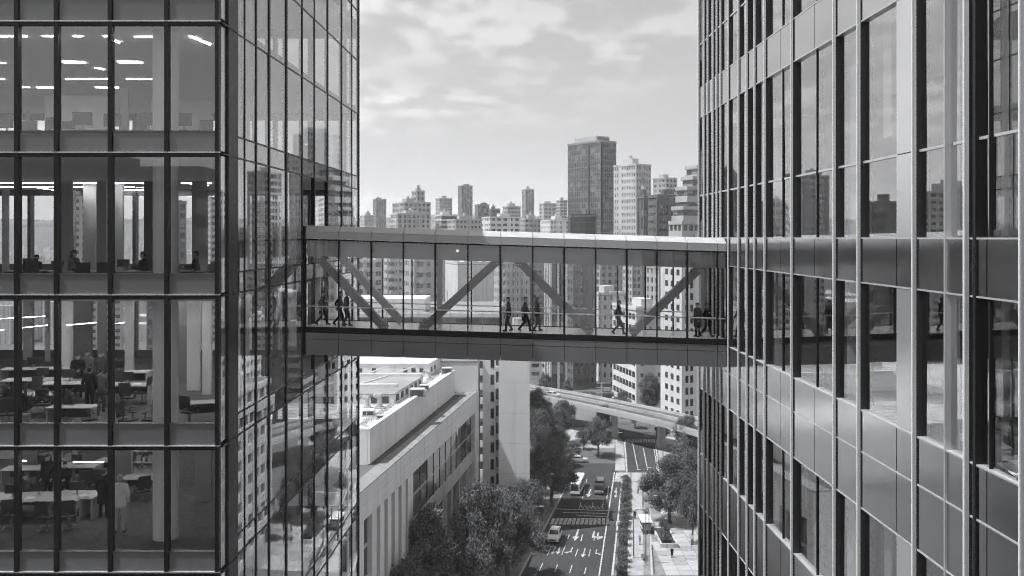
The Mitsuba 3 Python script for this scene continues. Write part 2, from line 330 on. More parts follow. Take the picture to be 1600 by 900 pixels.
# corner return: narrow bright pane and a broad dark corner post
add(LT + '__corner_post', MB().box(28.62, 29.44, -.35, .05, ZB, ZT, SIDE), 'fin_dark')
for k, (h, s) in enumerate(zip(HEADS, SILLS)):
    add(LT + '__window_pane', pane(SIDE, 28.1, 28.6, s - .6, h - .06, -.02, 0.0006), 'glass_side')
    add(LT + '__corner_panel', MB().box(28.12, 28.6, -.09, -.05, s - .6, h - .06, SIDE), 'edge_white')
    add(LT + '__transom', MB().box(28.05, 29.46, -.1, .075, h - .03, h + .03, SIDE), 'frame_dark')
# side facade towards the bridge
SH = [(12.3, 15.4), (9.62, 12.3), (6.72, 9.62), (3.32, 6.72), (-1.14, 2.62), (-5.82, -1.82), (-9.82, -6.54), (-14.4, -10.48), (-19.0, -15.1), (-23.5, -19.7)]
SS = [(2.62, 3.32), (-1.82, -1.14), (-6.54, -5.82), (-10.48, -9.82), (-15.1, -14.4), (-19.7, -19.0)]
def in_bridge(z0, z1, a, b): return False
for a, b in zip(SD[1:-1], SD[2:]):
    ta, tb = thick.get(a, .05) / 2, thick.get(b, .05) / 2
    for z0, z1 in SH:
        if a >= 37.5 and b <= 41.9 and z0 < -.6 and z1 > -5: continue
        add(LT + '__window_pane', pane(SIDE, a + ta, b - tb, z0 + .03, z1 - .03, -.01, 0.0022), 'glass_side')
    for z0, z1 in SS:
        add(LT + '__spandrel_panel', MB().box(a + ta, b - tb, -.14, -.06, z0 + .03, z1 - .03, SIDE), 'fin_dark')
        add(LT + '__window_pane', pane(SIDE, a + ta, b - tb, z0 + .03, z1 - .03, -.012, 0.002), 'glass_side')
for d in SD[1:]:
    t = thick.get(d, .05) / 2
    add(LT + '__mullion', MB().box(d - t, d + t, -.14, .012 + t * .25, ZB, ZT, SIDE), 'frame_dark')
for z in sorted({q for p in SH + SS for q in p}):
    for a, b in (((29.44, 37.6), (41.4, 48.9)) if -5 < z < -.6 else ((29.44, 48.9),)):
        add(LT + '__transom', MB().box(a, b, -.1, .010, z - .028, z + .028, SIDE), 'frame_dark')
# the floors above and below the ones seen here
m = MB().box(-30, -9.6, 28.3, 48.6, 0, E - 23.55); add(LT + '__lower_floors', m, 'dark_glass')
m = MB()
for z in list(np.arange(-52, -24, 4.2)):
    m.box(-30.1, -9.05, -.02, .1, z, z + .8, FRONT); m.box(28.0, 48.9, -.3, .02, z, z + .8, SIDE)
add(LT + '__spandrel_band', m, 'spandrel_grey', kind='stuff')
add(LT + '__roof', bx(-30.2, -8.6, 27.9, 49.1, E + 15.42, E + 15.9), 'concrete_mid')
m = MB()
for x in np.arange(-29.8, -9, 2.0): m.box(x - .06, x + .06, -.05, .12, -.03 - E, 0, BACK)
# back facade (seen through the offices)
BXS = list(np.arange(-30, -8.6, 1.9))
for a, b in zip(BXS[:-1], BXS[1:]):
    for h, s in zip(HEADS[1:7], SILLS[1:7]):
        add(LT + '__rear_pane', pane(BACK, a + .09, b - .09, s - .3, h - .35, 0), 'glass_clear')
for x in BXS: add(LT + '__rear_mullion', MB().box(x - .09, x + .09, -.3, .1, ZB, ZT, BACK), 'frame_mid')
for k in range(1, len(HEADS)):
    add(LT + '__rear_spandrel', MB().box(-30, -8.5, -.12, .02, HEADS[k] - .35, SILLS[k - 1] - .3, BACK), 'spandrel_grey')
add(LT + '__party_wall', bx(-30.2, -30.0, 28.2, 48.8, E - 23.5, E + 15.4), 'interior_wall')
# slabs: carpet above, white ceiling below
FLOORS = {0: (7.1, 6.75), 1: (2.9, 2.58), 2: (-1.9, -2.0), 3: (-6.5, -6.66), 4: (-9.88, -10.42), 5: (-14.6, -15.0), 6: (-19.2, -19.6), -1: (12.0, 11.3)}
for k, (top, bot) in FLOORS.items():
    xe = lambda n: -8.6
    c = lambda z0, z1: MB().put(np.array([[-29.98, 28.12, E + z0], [-9.3, 28.12, E + z0], [-8.62, 48.75, E + z0], [-29.98, 48.75, E + z0], [-29.98, 28.12, E + z1], [-9.3, 28.12, E + z1], [-8.62, 48.75, E + z1], [-29.98, 48.75, E + z1]]), BF)
    mid = (top + bot) / 2
    add(LT + '__floor_slab', c(mid + .004, top), 'carpet'); add(LT + '__ceiling', c(bot, mid), 'ceiling_white')
# round white columns, one per floor where it shows
tops = sorted(FLOORS.values(), reverse=True)
for (cx, cy, r) in ((X(259, 29.5), 29.5, .40), (X(259, 29.5) - 8.5, 29.6, .4), (-13.0, 43, .4), (-21.5, 43, .4)):
    for (ft, fb), (nt, nb) in zip(tops[1:], tops[:-1]):
        mm = MB().tube([[cx, cy, E + ft + .002], [cx, cy, E + nb - .002]], r, 28, cap=False); add(LT + '__column', mm, 'column_white', smooth=40)
# core walls and partitions, (floor, px0, px1, depth, material, head)
def partition(fl, p0, p1, d, material, t=.15, z1=None):
    top = FLOORS[fl][0]; ceil = FLOORS[fl - 1][1]
    add(LT + '__partition_wall', bx(X(p0, d), X(p1, d), d, d + t, E + top + .002, E + (z1 if z1 is not None else ceil) - .002), material)
for a in [(1, 70, 172, 42.5, 'interior_wall'), (1, 236, 330, 44, 'interior_wall'), (1, 186, 200, 40, 'interior_dark'), (2, 92, 112, 38, 'interior_wall'), (2, 130, 150, 43, 'interior_wall'), (2, 151, 166, 40.5, 'interior_wall'),
          (2, 166, 192, 43, 'interior_wall'), (2, 225, 238, 41, 'interior_dark'), (2, 300, 322, 41, 'interior_wall'), (3, 92, 143, 45, 'interior_dark'), (3, 152, 165, 44, 'interior_dark'), (3, 195, 208, 43, 'interior_wall'),
          (3, 292, 312, 38, 'interior_wall'), (3, 316, 330, 37, 'interior_wall'), (3, 276, 292, 40, 'interior_dark'), (4, 0, 22, 40, 'interior_wall'), (4, 28, 58, 37, 'interior_dark'), (4, 176, 238, 36, 'interior_dark'), (4, 58, 176, 46, 'interior_wall'),
          (4, 305, 330, 33.5, 'interior_dark')]: partition(*a)
for fl, p0, p1, d in [(2, 3, 14, 47.5), (2, 112, 118, 47), (3, 70, 78, 47), (1, 40, 47, 47.6), (3, 36, 50, 47.5)]: partition(fl, p0, p1, d, 'blind_fabric', .05)
# lamps, lit in the photograph
def lamp(a, b, w=.07, rad=3.6, key='ceiling_lamp'):
    m = MB().bar(a, b, w, .024); k = add(LT + '__' + key, m, 'lamp_off'); scene[k]['emitter'] = {'type': 'area', 'radiance': g(rad)}
def cl(zr, x0, y0, x1, y1, **k):
    d0, d1 = FPX * zr / (HY - y0), FPX * zr / (HY - y1); a, b = P(x0, y0, d0), P(x1, y1, d1); lamp(a, b, **k)
for a in [(0, 57, 24, 57), (32, 57, 42, 57), (67, 57, 85, 57), (115, 57, 128, 57), (162, 57, 170, 57), (211, 58, 258, 58), (297, 57, 328, 70), (100, 97.5, 131, 98), (186, 97.5, 220, 98), (149, 106, 163, 109), (0, 99, 8, 99), (178, 63, 186, 67),
          (103, 124, 135, 124), (138, 124, 170, 124), (198, 124, 212, 124), (216, 124, 237, 124), (150, 137, 168, 137), (178, 137, 200, 137), (58, 137, 84, 137), (0, 124, 6, 124), (30, 136, 46, 137)]:
    cl(6.725, *a, w=.34 if a[1] == 97.5 else .07, rad=6.5)
for a in [(0, 292, 24, 292), (32, 292, 85, 292), (92, 292, 130, 292), (138, 292, 170, 293), (138, 297, 170, 297), (178, 292, 210, 292), (213, 293, 237, 293), (178, 297, 237, 297), (60, 294, 84, 297), (298, 288, 312, 289), (318, 290, 326, 290), (0, 302.0, 20, 302.0)]:
    if a[1] > 297.5: continue
    cl(2.56, *a)
for x0, x1 in ((0, 24), (34, 84), (94, 168), (178, 236), (284, 330)): cl(2.56, x0, 286.5, x1, 286.5, w=.1, rad=6.0)
for (x0, y0, x1, y1, d) in [(35, 512, 74, 508, 31), (105, 508, 150, 504, 34), (178, 506, 194, 504, 36), (0, 516, 6, 515, 31), (115, 721.5, 162, 721.5, 30.2), (32, 720, 41, 720, 30.2), (0, 498, 70, 494, 36)]:
    lamp(P(x0, y0, d), P(x1, y1, d), w=.06, rad=3.5, key='pendant_lamp')
for fl, r_ in ((1, 3.0), (2, 5.0), (3, 5.0), (4, 2.6)):       # ceiling troffers, mostly above the sight line
    for y in ((38,) if fl < 3 else (31.5, 35, 39, 43)):
        for x in ((-11.0, -24) if fl < 3 else (-11.5, -15, -18.5, -22)):
            z = E + FLOORS[fl - 1][1] - .03
            if fl < 3: continue
            lamp([x - .9, y, z], [x + .9, y, z], w=.28, rad=r_)
# ------------------------------------------------------------------ right tower
RT = thing('office_tower', 'glass office tower on the right with projecting dark fins and silver spandrel panels', 'office tower')
RD = lambda px: 13494.0 / (px - 780.0)
FIN = [1092, 1100, 1106, 1114, 1120, 1126, 1138, 1154, 1167, 1179, 1195, 1237, 1303, 1341, 1427, 1508, 1595, 1760, 2050]
MUL = [1219, 1272, 1400, 1478, 1541, 1670, 1900]
edges = sorted(FIN + MUL, reverse=True)
RB = [(12.4, 13.8), (5.75, 7.15), (-1.2, -.02), (-5.7, -4.6), (-7.2, -5.7), (-12.8, -10.35), (-18.2, -16.2), (-23.6, -21.8)]      # spandrel bands
RV = [(13.8, 17.2), (7.15, 12.4), (-.02, 5.75), (-4.6, -1.2), (-10.35, -7.2), (-16.2, -12.8), (-21.8, -18.2)]                    # vision bands
TR = {(7.15, 12.4): 9.25, (-.02, 5.75): 2.0, (13.8, 17.2): None}
RZT, RZB = 17.2, -23.6
REC = lambda d: -float(np.interp(d, [24, 30, 34, 38], [.10, .12, .09, .05]))        # windows stand back from the spandrels
for p1, p0 in zip(edges[:-1], edges[1:]):          # p1 nearer (larger px), p0 farther
    u0, u1 = RD(p1), RD(p0)
    if u0 < 9.5: continue
    solid = (p0, p1) == (1400, 1427); rc = REC((u0 + u1) / 2)
    a, b = u0 + (.004 if p1 in FIN else .02), u1 - (.2 if p0 in FIN else .02)
    if b - a < .08: continue
    for z0, z1 in RB:
        add(RT + '__spandrel_panel', MB().box(a, b, -.28, -.012 + rng.uniform(0, .006), z0 + .02, z1 - .02, RIGHT), 'panel_silver')
    for z0, z1 in RV:
        t = TR.get((z0, z1)); parts = [(z0, t), (t, z1)] if t else [(z0, z1)]
        if solid:
            for q0, q1 in parts: add(RT + '__column_cladding', MB().box(a, b, -.28, -.004, q0 + .012, q1 - .012, RIGHT), 'panel_bright')
            continue
        for q0, q1 in parts: add(RT + '__window_pane', pane(RIGHT, a, b, q0 + .01, q1 - .01, rc, 0.0018), 'glass_right')
for p in FIN:
    d = RD(p); t = .2
    m = MB().box(d - t, d, -.30, .02, RZB, RZT, RIGHT); k = add(RT + '__pilaster', m, 'fin_dark')
    m = MB().box(d - t, d, .021, .026, RZB, RZT, RIGHT); add(k + '__face', m, 'pilaster')
    m = MB().box(d - .035, d + .004, .027, .05, RZB, RZT, RIGHT); add(k + '__edge_strip', m, 'edge_white')
for p in MUL:
    d = RD(p); rc = REC(d); add(RT + '__mullion', MB().box(d - .019, d + .019, -.3, rc + (.14 if p == 1478 else .04), RZB, RZT, RIGHT), 'frame_light' if p in (1478,) else 'frame_dark')
d = RD(1522); add(RT + '__pilaster', MB().box(d - .1, d, -.3, .03, RZB, RZT, RIGHT), 'frame_dark')
for p1, p0 in zip(edges[:-1], edges[1:]):
    u0, u1 = RD(p1), RD(p0); rc = REC((u0 + u1) / 2)
    if u0 < 9.5 or (p0, p1) == (1400, 1427): continue
    for z in (2.0, 9.25): add(RT + '__transom', MB().box(u0 + .02, u1 - .2, -.3, rc + .05, z - .03, z + .03, RIGHT), 'frame_light')
for z in sorted({q for p in RB + RV for q in p}):
    add(RT + '__string_course', MB().box(9.4, 42.9, -.30, .012, z - .018, z + .018, RIGHT), 'frame_light')
add(RT + '__end_wall', MB().box(42.95, 43.3, -14, -.05, -55, RZT, RIGHT), 'concrete_mid')
add(RT + '__upper_floors', MB().box(9.0, 43.2, -14, -.12, RZT + .03, 50, RIGHT), 'dark_glass')
add(RT + '__lower_floors', MB().box(9.0, 43.2, -14, -.12, -55, RZB - .03, RIGHT), 'dark_glass')
m = MB()
for z in list(np.arange(19, 50, 4.4)) + list(np.arange(-53, -25, 4.4)): m.box(9.2, 43.0, -.3, .02, z, z + 1.4, RIGHT)
add(RT + '__spandrel_band', m, 'panel_silver', kind='stuff')
RFL = {0: (-.9, -1.15), 1: (-5.2, -5.65), 2: (-10.9, -11.3), 3: (-16.8, -17.2), -1: (6.1, 5.8), -2: (12.8, 12.45), 4: (-22.4, -22.8), -3: (18, 17.25)}
for k, (t, b) in RFL.items():
    mid = (t + b) / 2
    add(RT + '__floor_slab', MB().box(9.3, 42.9, -13.5, -.32, mid + .003, t, RIGHT), 'carpet'); add(RT + '__ceiling', MB().box(9.3, 42.9, -13.5, -.32, b, mid, RIGHT), 'ceiling_white')
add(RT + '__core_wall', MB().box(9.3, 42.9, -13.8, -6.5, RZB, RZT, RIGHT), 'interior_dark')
fl = sorted(RFL.values())
for (t0, b0), (t1, b1) in zip(fl[:-1], fl[1:]):
    for d in (12.5, 19.9, 27.3, 34.7):
        add(RT + '__column', MB().tube([RIGHT(np.array([[d, -1.3, t0 + .002]]))[0], RIGHT(np.array([[d, -1.3, b1 - .002]]))[0]], .35, 20, cap=False), 'column_white', smooth=40)
    for d0 in (9.6, 14.4, 17.9, 22.95, 25, 29.3, 31.2, 33.3, 36):      # roller blinds, each drawn down by its own amount
        if rng.random() < .62: add(RT + '__roller_blind', MB().box(d0, d0 + rng.uniform(.35, 1.1), -.44, -.41, b1 - (b1 - t0) * rng.uniform(.25, .98), b1 - .01, RIGHT), 'blind_fabric')
for (t, b) in (RFL[0], RFL[1]):
    for d in (16, 20, 24):
        k = add(RT + '__ceiling_lamp', MB().box(d, d + 1.4, -3.2, -3.0, b - .05, b - .004, RIGHT), 'lamp_off'); scene[k]['emitter'] = {'type': 'area', 'radiance': g(1.2)}

# ------------------------------------------------------------------ the skybridge
SB = thing('skybridge', 'enclosed glass footbridge with diagonal steel braces joining the two towers', 'footbridge')
D0, D1 = 37.8, 41.2                       # near and far faces
XA, XB = X(477, D0), X(1136, D0)
def zb(x, dz): return E + Zr(352, D0) + (x - XA) / (XB - XA) * (Zr(372, D0) - Zr(352, D0)) + dz      # the deck falls gently to the right
def BR(c): return np.stack([c[:, 0], c[:, 1], np.array([zb(x, z) for x, z in zip(c[:, 0], c[:, 2])])], 1)
JP = [529, 580, 630, 680, 731, 781.6, 832.5, 881.6, 931, 979.5, 1026.7, 1074, 1121]
JX = [XA] + [X(p, D0) for p in JP] + [XB]
ppm = FPX / D0
for a, b in zip(JX[:-1], JX[1:]):
    a2, b2 = a + .012, b - .012
    # roof cap: flat top, sloping bevel facing the viewer and the sky
    m = MB(); pr = [(D0 + .55, 0.0), (D0 + .02, -.23), (D0 + .02, -.26), (D0 + .57, -.04)]
    v = [[x, y, zb(x, z)] for x in (a2, b2) for y, z in pr]; m.put(v, [[0, 1, 5], [0, 5, 4], [1, 2, 6], [1, 6, 5], [2, 3, 7], [2, 7, 6], [3, 0, 4], [3, 4, 7], [0, 3, 2], [0, 2, 1], [4, 5, 6], [4, 6, 7]])
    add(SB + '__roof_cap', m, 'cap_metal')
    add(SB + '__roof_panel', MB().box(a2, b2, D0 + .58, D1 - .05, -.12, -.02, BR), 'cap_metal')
    add(SB + '__fascia_panel', MB().box(a2, b2, D0 + .005, D0 + .06, -.56, -.265, BR), 'fascia_metal')
    add(SB + '__far_fascia', MB().box(a2, b2, D1 - .05, D1, -.56, -.03, BR), 'fascia_metal')
    # glass of the near side, glass of the far side
    gl = lambda y, z0, z1: (BR(np.array([[a + .03, y, z0], [b - .03, y, z0], [b - .03, y, z1], [a + .03, y, z1]])), np.array([[0, 1, 2], [0, 2, 3]]))
    add(SB + '__glass_pane', gl(D0 + .03, -4.26, -.62), 'glass_clear')
    add(SB + '__far_glass_pane', gl(D1 - .03, -4.26, -1.3), 'glass_clear')
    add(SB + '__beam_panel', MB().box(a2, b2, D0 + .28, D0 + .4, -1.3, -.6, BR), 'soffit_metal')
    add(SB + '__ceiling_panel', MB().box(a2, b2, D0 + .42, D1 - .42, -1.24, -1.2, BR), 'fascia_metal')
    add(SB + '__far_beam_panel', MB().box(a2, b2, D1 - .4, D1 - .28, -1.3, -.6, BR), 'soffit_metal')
    add(SB + '__floor_panel', MB().box(a2 - .008, b2 + .008, D0 + .08, D1 - .08, -4.36, -4.3, BR), 'bridge_floor')
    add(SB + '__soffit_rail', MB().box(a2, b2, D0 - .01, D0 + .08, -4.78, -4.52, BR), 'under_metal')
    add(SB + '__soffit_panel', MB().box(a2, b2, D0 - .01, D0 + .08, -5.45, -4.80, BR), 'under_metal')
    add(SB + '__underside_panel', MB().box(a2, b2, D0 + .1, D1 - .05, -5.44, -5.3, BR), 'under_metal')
for i, x in enumerate(JX):
    t = .028 if i % 2 else .04
    add(SB + '__mullion', MB().box(x - t, x + t, D0 - .015, D0 + .10, -4.3, -.57, BR), 'frame_dark')
    add(SB + '__far_mullion', MB().box(x - .03, x + .03, D1 - .1, D1 + .02, -4.3, -.57, BR), 'frame_dark')
add(SB + '__base_beam', MB().box(XA, XB, D0 - .03, D0 + .09, -4.5, -4.27, BR), 'frame_dark')
add(SB + '__far_base_beam', MB().box(XA, XB, D1 - .09, D1, -5.4, -4.27, BR), 'frame_dark')
add(SB + '__deck', MB().box(XA, XB, D0 + .1, D1 - .1, -4.7, -4.37, BR), 'machine_dark')
add(SB + '__head_rail', MB().box(XA, XB, D0 - .005, D0 + .09, -.62, -.565, BR), 'frame_dark')
def pz(px, py, d): return [X(px, d), d, E + Zr(py, d)]
for (a, b) in [((493, 396), (603, 514)), ((658, 516), (784, 402)), ((806, 404), (924, 520)), ((986, 522), (1098, 414))]:
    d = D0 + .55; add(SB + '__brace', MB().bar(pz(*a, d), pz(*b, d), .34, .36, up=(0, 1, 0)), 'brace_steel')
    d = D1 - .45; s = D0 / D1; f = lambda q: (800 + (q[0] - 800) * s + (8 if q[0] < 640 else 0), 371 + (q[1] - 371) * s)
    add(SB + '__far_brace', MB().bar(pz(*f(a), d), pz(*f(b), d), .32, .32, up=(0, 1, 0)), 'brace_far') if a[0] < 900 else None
for px in (687, 922, 1098, 497):
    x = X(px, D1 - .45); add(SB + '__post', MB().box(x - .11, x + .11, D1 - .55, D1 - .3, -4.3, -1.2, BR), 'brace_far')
for d, z, r, k in ((D0 + .2, -3.42, .028, 'handrail'), (D1 - .2, -3.42, .028, 'far_handrail')):
    add(SB + '__' + k, MB().tube([[XA, d, zb(XA, z)], [XB, d, zb(XB, z)]], r, 8), 'steel_rail')
m = MB()
for x in np.arange(XA + .68, XB, 1.36): m.tube([[x, D0 + .2, zb(x, -4.3)], [x, D0 + .2, zb(x, -3.45)]], .012, 6)
add(SB + '__rail_post', m, 'steel_rail', kind='stuff')
for d0, d1 in ((D0 + .02, D1 - .02),):
    add(SB + '__end_frame', MB().box(XA - .36, XA - .005, D0 - .04, D0 + .3, -5.45, -.02, BR), 'frame_dark')
    add(SB + '__end_frame', MB().box(XB + .005, XB + .36, D0 - .04, D0 + .3, -5.45, -.02, BR), 'frame_dark')
k = add(SB + '__downlight', MB().tube([[X(715, D0 + .3), D0 + .27, E + Zr(392, D0)], [X(715, D0 + .3), D0 + .24, E + Zr(392, D0)]], .05, 16), 'lamp_off')
scene[k]['emitter'] = {'type': 'area', 'radiance': g(0.25)}
for x in np.arange(XA + 1.3, XB, 2.7):
    k = add(SB + '__ceiling_lamp', MB().box(x - .5, x + .5, 39.4, 39.55, -1.26, -1.245, BR), 'lamp_off'); scene[k]['emitter'] = {'type': 'area', 'radiance': g(2.0)}

# gusset plates with bolts where the braces meet the chords
for px, py in ((496, 405), (600, 508), (662, 510), (780, 408), (810, 410), (920, 514), (990, 516), (1094, 420)):
    d = D0 + .36; x = X(px, d); z = E + Zr(py, d); q = add(SB + '__gusset_plate', bx(x - .17, x + .17, d - .012, d + .005, z - .15, z + .15), 'brace_steel')
    bm = MB()
    for i in (-.11, 0, .11):
        for j in (-.09, .09): bm.tube([[x + i, d - .012, z + j], [x + i, d - .03, z + j]], .028, 6)
    add(q + '__bolt', bm, 'steel_rail', kind='stuff')
# ------------------------------------------------------------------ people
def man(parts, seg=12):
    """Union of hulls: parts = list of lists of (x, y, z, r)."""
    hulls = []
    for c in parts:
        s = [m3.Manifold.sphere(r, seg).translate((x, y, z)) for x, y, z, r in c]
        hulls.append(m3.Manifold.batch_hull(s) if len(s) > 1 else s[0])
    return m3.Manifold.batch_boolean(hulls, m3.OpType.Add)
def smooth_mesh(M, ln=.035, it=6):
    mm = M.refine_to_length(ln).to_mesh(); t = trimesh.Trimesh(mm.vert_properties[:, :3], mm.tri_verts, process=False)
    trimesh.smoothing.filter_taubin(t, iterations=it); return t
def limb(a, b, ra, rb): return [(*a, ra), (*b, rb)]
def hand(w, dirn, side, curl=.5):
    """Palm, four unequal bent fingers and a thumb, hanging from the wrist along dirn."""
    w = np.array(w, float); t = np.array(dirn, float); t /= np.linalg.norm(t)
    s = np.cross(t, [side, 0, 0.01]); s /= np.linalg.norm(s) + 1e-9; n = np.cross(s, t)
    out = [[(*(w + t * .01), .026), (*(w + t * .075 + s * .026), .017), (*(w + t * .08 - s * .026), .016)]]
    for i, L in enumerate((.062, .072, .068, .052)):
        o = w + t * .082 + s * (.03 - i * .02); k = o + t * L * .5 + n * L * .12 * side; e = k + t * L * .42 + n * L * curl * .5 * side
        out += [[(*o, .0095), (*k, .009)], [(*k, .009), (*e, .008)]]
    o = w + t * .03 + s * .03; k = o + t * .03 + s * .03; out += [[(*o, .012), (*k, .0105)], [(*k, .0105), (*(k + t * .03 + n * .006), .009)]]
    return out
POSES = {
    'walk': dict(hip=.93, hl=((.09, 0, .9), (.10, .20, .50), (.10, .27, .09), (.11, .42, .05)), hr=((-.09, 0, .9), (-.09, .02, .48), (-.09, -.30, .13), (-.09, -.20, .035)),
                 al=((.20, 0, 1.42), (.25, -.14, 1.16), (.23, -.10, .92)), ar=((-.20, 0, 1.42), (-.25, .10, 1.15), (-.22, .24, .95)), lean=.03),
    'stroll': dict(hip=.935, hl=((.09, 0, .9), (.09, .06, .49), (.10, -.16, .11), (.11, -.04, .035)), hr=((-.09, 0, .9), (-.10, .13, .50), (-.11, .14, .08), (-.12, .30, .045)),
                 al=((.20, 0, 1.42), (.25, .06, 1.15), (.22, .17, .93)), ar=((-.20, 0, 1.42), (-.26, -.08, 1.15), (-.24, -.03, .91)), lean=.015),
    'stand': dict(hip=.93, hl=((.09, 0, .9), (.11, .02, .49), (.12, -.02, .08), (.14, .14, .035)), hr=((-.09, 0, .9), (-.11, .03, .49), (-.12, -.01, .08), (-.15, .15, .035)),
                  al=((.20, 0, 1.42), (.26, -.03, 1.15), (.23, .08, .92)), ar=((-.20, 0, 1.42), (-.26, -.03, 1.15), (-.23, .08, .92)), lean=0),
    'hold': dict(hip=.93, hl=((.09, 0, .9), (.11, .02, .49), (.12, -.02, .08), (.14, .14, .035)), hr=((-.09, 0, .9), (-.11, .05, .49), (-.12, .02, .08), (-.15, .18, .035)),
                 al=((.20, 0, 1.42), (.25, .02, 1.16), (.12, .25, 1.14)), ar=((-.20, 0, 1.42), (-.25, .02, 1.16), (-.14, .25, 1.10)), lean=.01),
    'sit': dict(hip=.50, hl=((.09, 0, .50), (.12, .42, .52), (.12, .40, .09), (.13, .56, .035)), hr=((-.09, 0, .50), (-.12, .42, .52), (-.12, .36, .09), (-.13, .52, .035)),
                al=((.20, .05, .99), (.25, .20, .76), (.14, .42, .78)), ar=((-.20, .05, .99), (-.25, .20, .76), (-.14, .42, .78)), lean=.07),
}
_pc = {}
def person_meshes(pose, coat, hair):
    if (pose, coat, hair) in _pc: return _pc[(pose, coat, hair)]
    q = POSES[pose]; h = q['hip']; ln = q['lean']; dz = h - .93
    ch = lambda z: z + dz
    head = (0, ln + .03, ch(1.64)); y = ln
    def body(e):
        o = [[(.06, 0, h, .115 + e), (-.06, 0, h, .115 + e), (.05, y * .5, ch(1.12), .10 + e), (-.05, y * .5, ch(1.12), .10 + e)],
             [(.05, y * .5, ch(1.12), .10 + e), (-.05, y * .5, ch(1.12), .10 + e), (.12, y, ch(1.36), .095 + e), (-.12, y, ch(1.36), .095 + e)],
             [(.12, y, ch(1.36), .095 + e), (-.12, y, ch(1.36), .095 + e), (.17, y, ch(1.43), .058 + e), (-.17, y, ch(1.43), .058 + e), (0, y, ch(1.46), .07 + e)]]
        return o
    arms = lambda e: [c for A in (q['al'], q['ar']) for c in (limb((A[0][0], A[0][1] + y, A[0][2]), A[1], .056 + e, .043 + e), limb(A[1], A[2], .042 + e, .030 + e))]
    legs = lambda e: [c for L in (q['hl'], q['hr']) for c in (limb(L[0], L[1], .088 + e, .058 + e), limb(L[1], L[2], .056 + e, .040 + e))]
    feet = lambda e: [[(L[2][0], L[2][1] - .02, L[2][2] - .035, .038 + e), (*L[3], .030 + e), (L[2][0], L[2][1], L[2][2] + .01, .036 + e)] for L in (q['hl'], q['hr'])]
    hx, hy, hz = head
    skull = [[(hx, hy - .015, hz + .03, .088), (hx, hy + .02, hz - .05, .066), (hx, hy + .045, hz - .075, .04)], [(hx, hy + .085, hz - .005, .012), (hx, hy + .10, hz - .03, .013)],
             [(hx, hy - .005, hz - .08, .05), (0, y, ch(1.45), .056)], [(hx + .086, hy - .01, hz - .015, .018), (hx + .084, hy - .012, hz - .04, .013)], [(hx - .086, hy - .01, hz - .015, .018), (hx - .084, hy - .012, hz - .04, .013)],
             [(hx - .022, hy + .075, hz - .062, .009), (hx + .022, hy + .075, hz - .062, .009)], [(hx - .045, hy + .068, hz + .022, .012), (hx + .045, hy + .068, hz + .022, .012)]]
    hands = []
    for A, s in ((q['al'], 1), (q['ar'], -1)): hands += hand(A[2], np.subtract(A[2], A[1]), s)
    out = {'body': smooth_mesh(man(skull + body(-.012) + arms(-.008) + legs(-.01) + feet(-.01) + hands), .03, 3)}
    eyes = man([[(hx + s * .034, hy + .078, hz + .003, .010)] for s in (1, -1)], 8).to_mesh(); out['eyes'] = trimesh.Trimesh(eyes.vert_properties[:, :3], eyes.tri_verts)
    tr = legs(.014) + [[(.07, 0, h, .118), (-.07, 0, h, .118), (.06, 0, h + .09, .112), (-.06, 0, h + .09, .112)]]
    out['trousers'] = smooth_mesh(man(tr), .05, 4)
    top = body(.012) + arms(.014)
    if coat == 'coat' and pose != 'sit': top += [[(.07, y * .5, ch(1.1), .12), (-.07, y * .5, ch(1.1), .12), (.09, .03, .60, .13), (-.09, -.03, .60, .13)]]
    if coat == 'jacket' and pose != 'sit': top += [[(.07, y * .5, ch(1.1), .118), (-.07, y * .5, ch(1.1), .118), (.08, 0, .85, .122), (-.08, 0, .85, .122)]]
    out['coat' if coat == 'coat' else 'jacket'] = smooth_mesh(man(top), .05, 4)
    hp = [[(hx, hy - .03, hz + .045, .088), (hx, hy + .012, hz + .06, .078)], [(hx, hy - .05, hz + .0, .07), (hx, hy - .04, hz + .05, .085)]]
    if hair == 'long': hp += [[(hx + .05, hy - .045, hz + .02, .055), (hx + .055, hy - .05, hz - .14, .035)], [(hx - .05, hy - .045, hz + .02, .055), (hx - .055, hy - .05, hz - .14, .035)], [(hx, hy - .07, hz, .06), (hx, hy - .07, hz - .14, .05)]]
    out['hair'] = smooth_mesh(man(hp), .04, 3)
    for i, f in enumerate(feet(.006)): out['shoe%d' % i] = smooth_mesh(man([f]), .05, 2)
    d = {k: mikit.ply(v, 'skin', True) for k, v in out.items()}; _pc[(pose, coat, hair)] = d
    return d
def person(label, pos, height, heading, pose='stand', coat='jacket', hair='short', top='cloth_black', legs='cloth_black', shoes='shoe_black', group=None, hair_m='hair'):
    k = thing('person', label, 'person', group); s = height / 1.75
    to = T().translate([float(v) for v in pos]).rotate([0, 0, 1], heading).scale([s, s, s])
    for p, d in person_meshes(pose, coat, hair).items():
        m = {'body': 'skin', 'eyes': 'hair', 'trousers': legs, 'jacket': top, 'coat': top, 'hair': hair_m}.get(p, shoes)
        put_copy(f"{k}__{'shoe' if p.startswith('shoe') else p}", d, to, m)
    return k
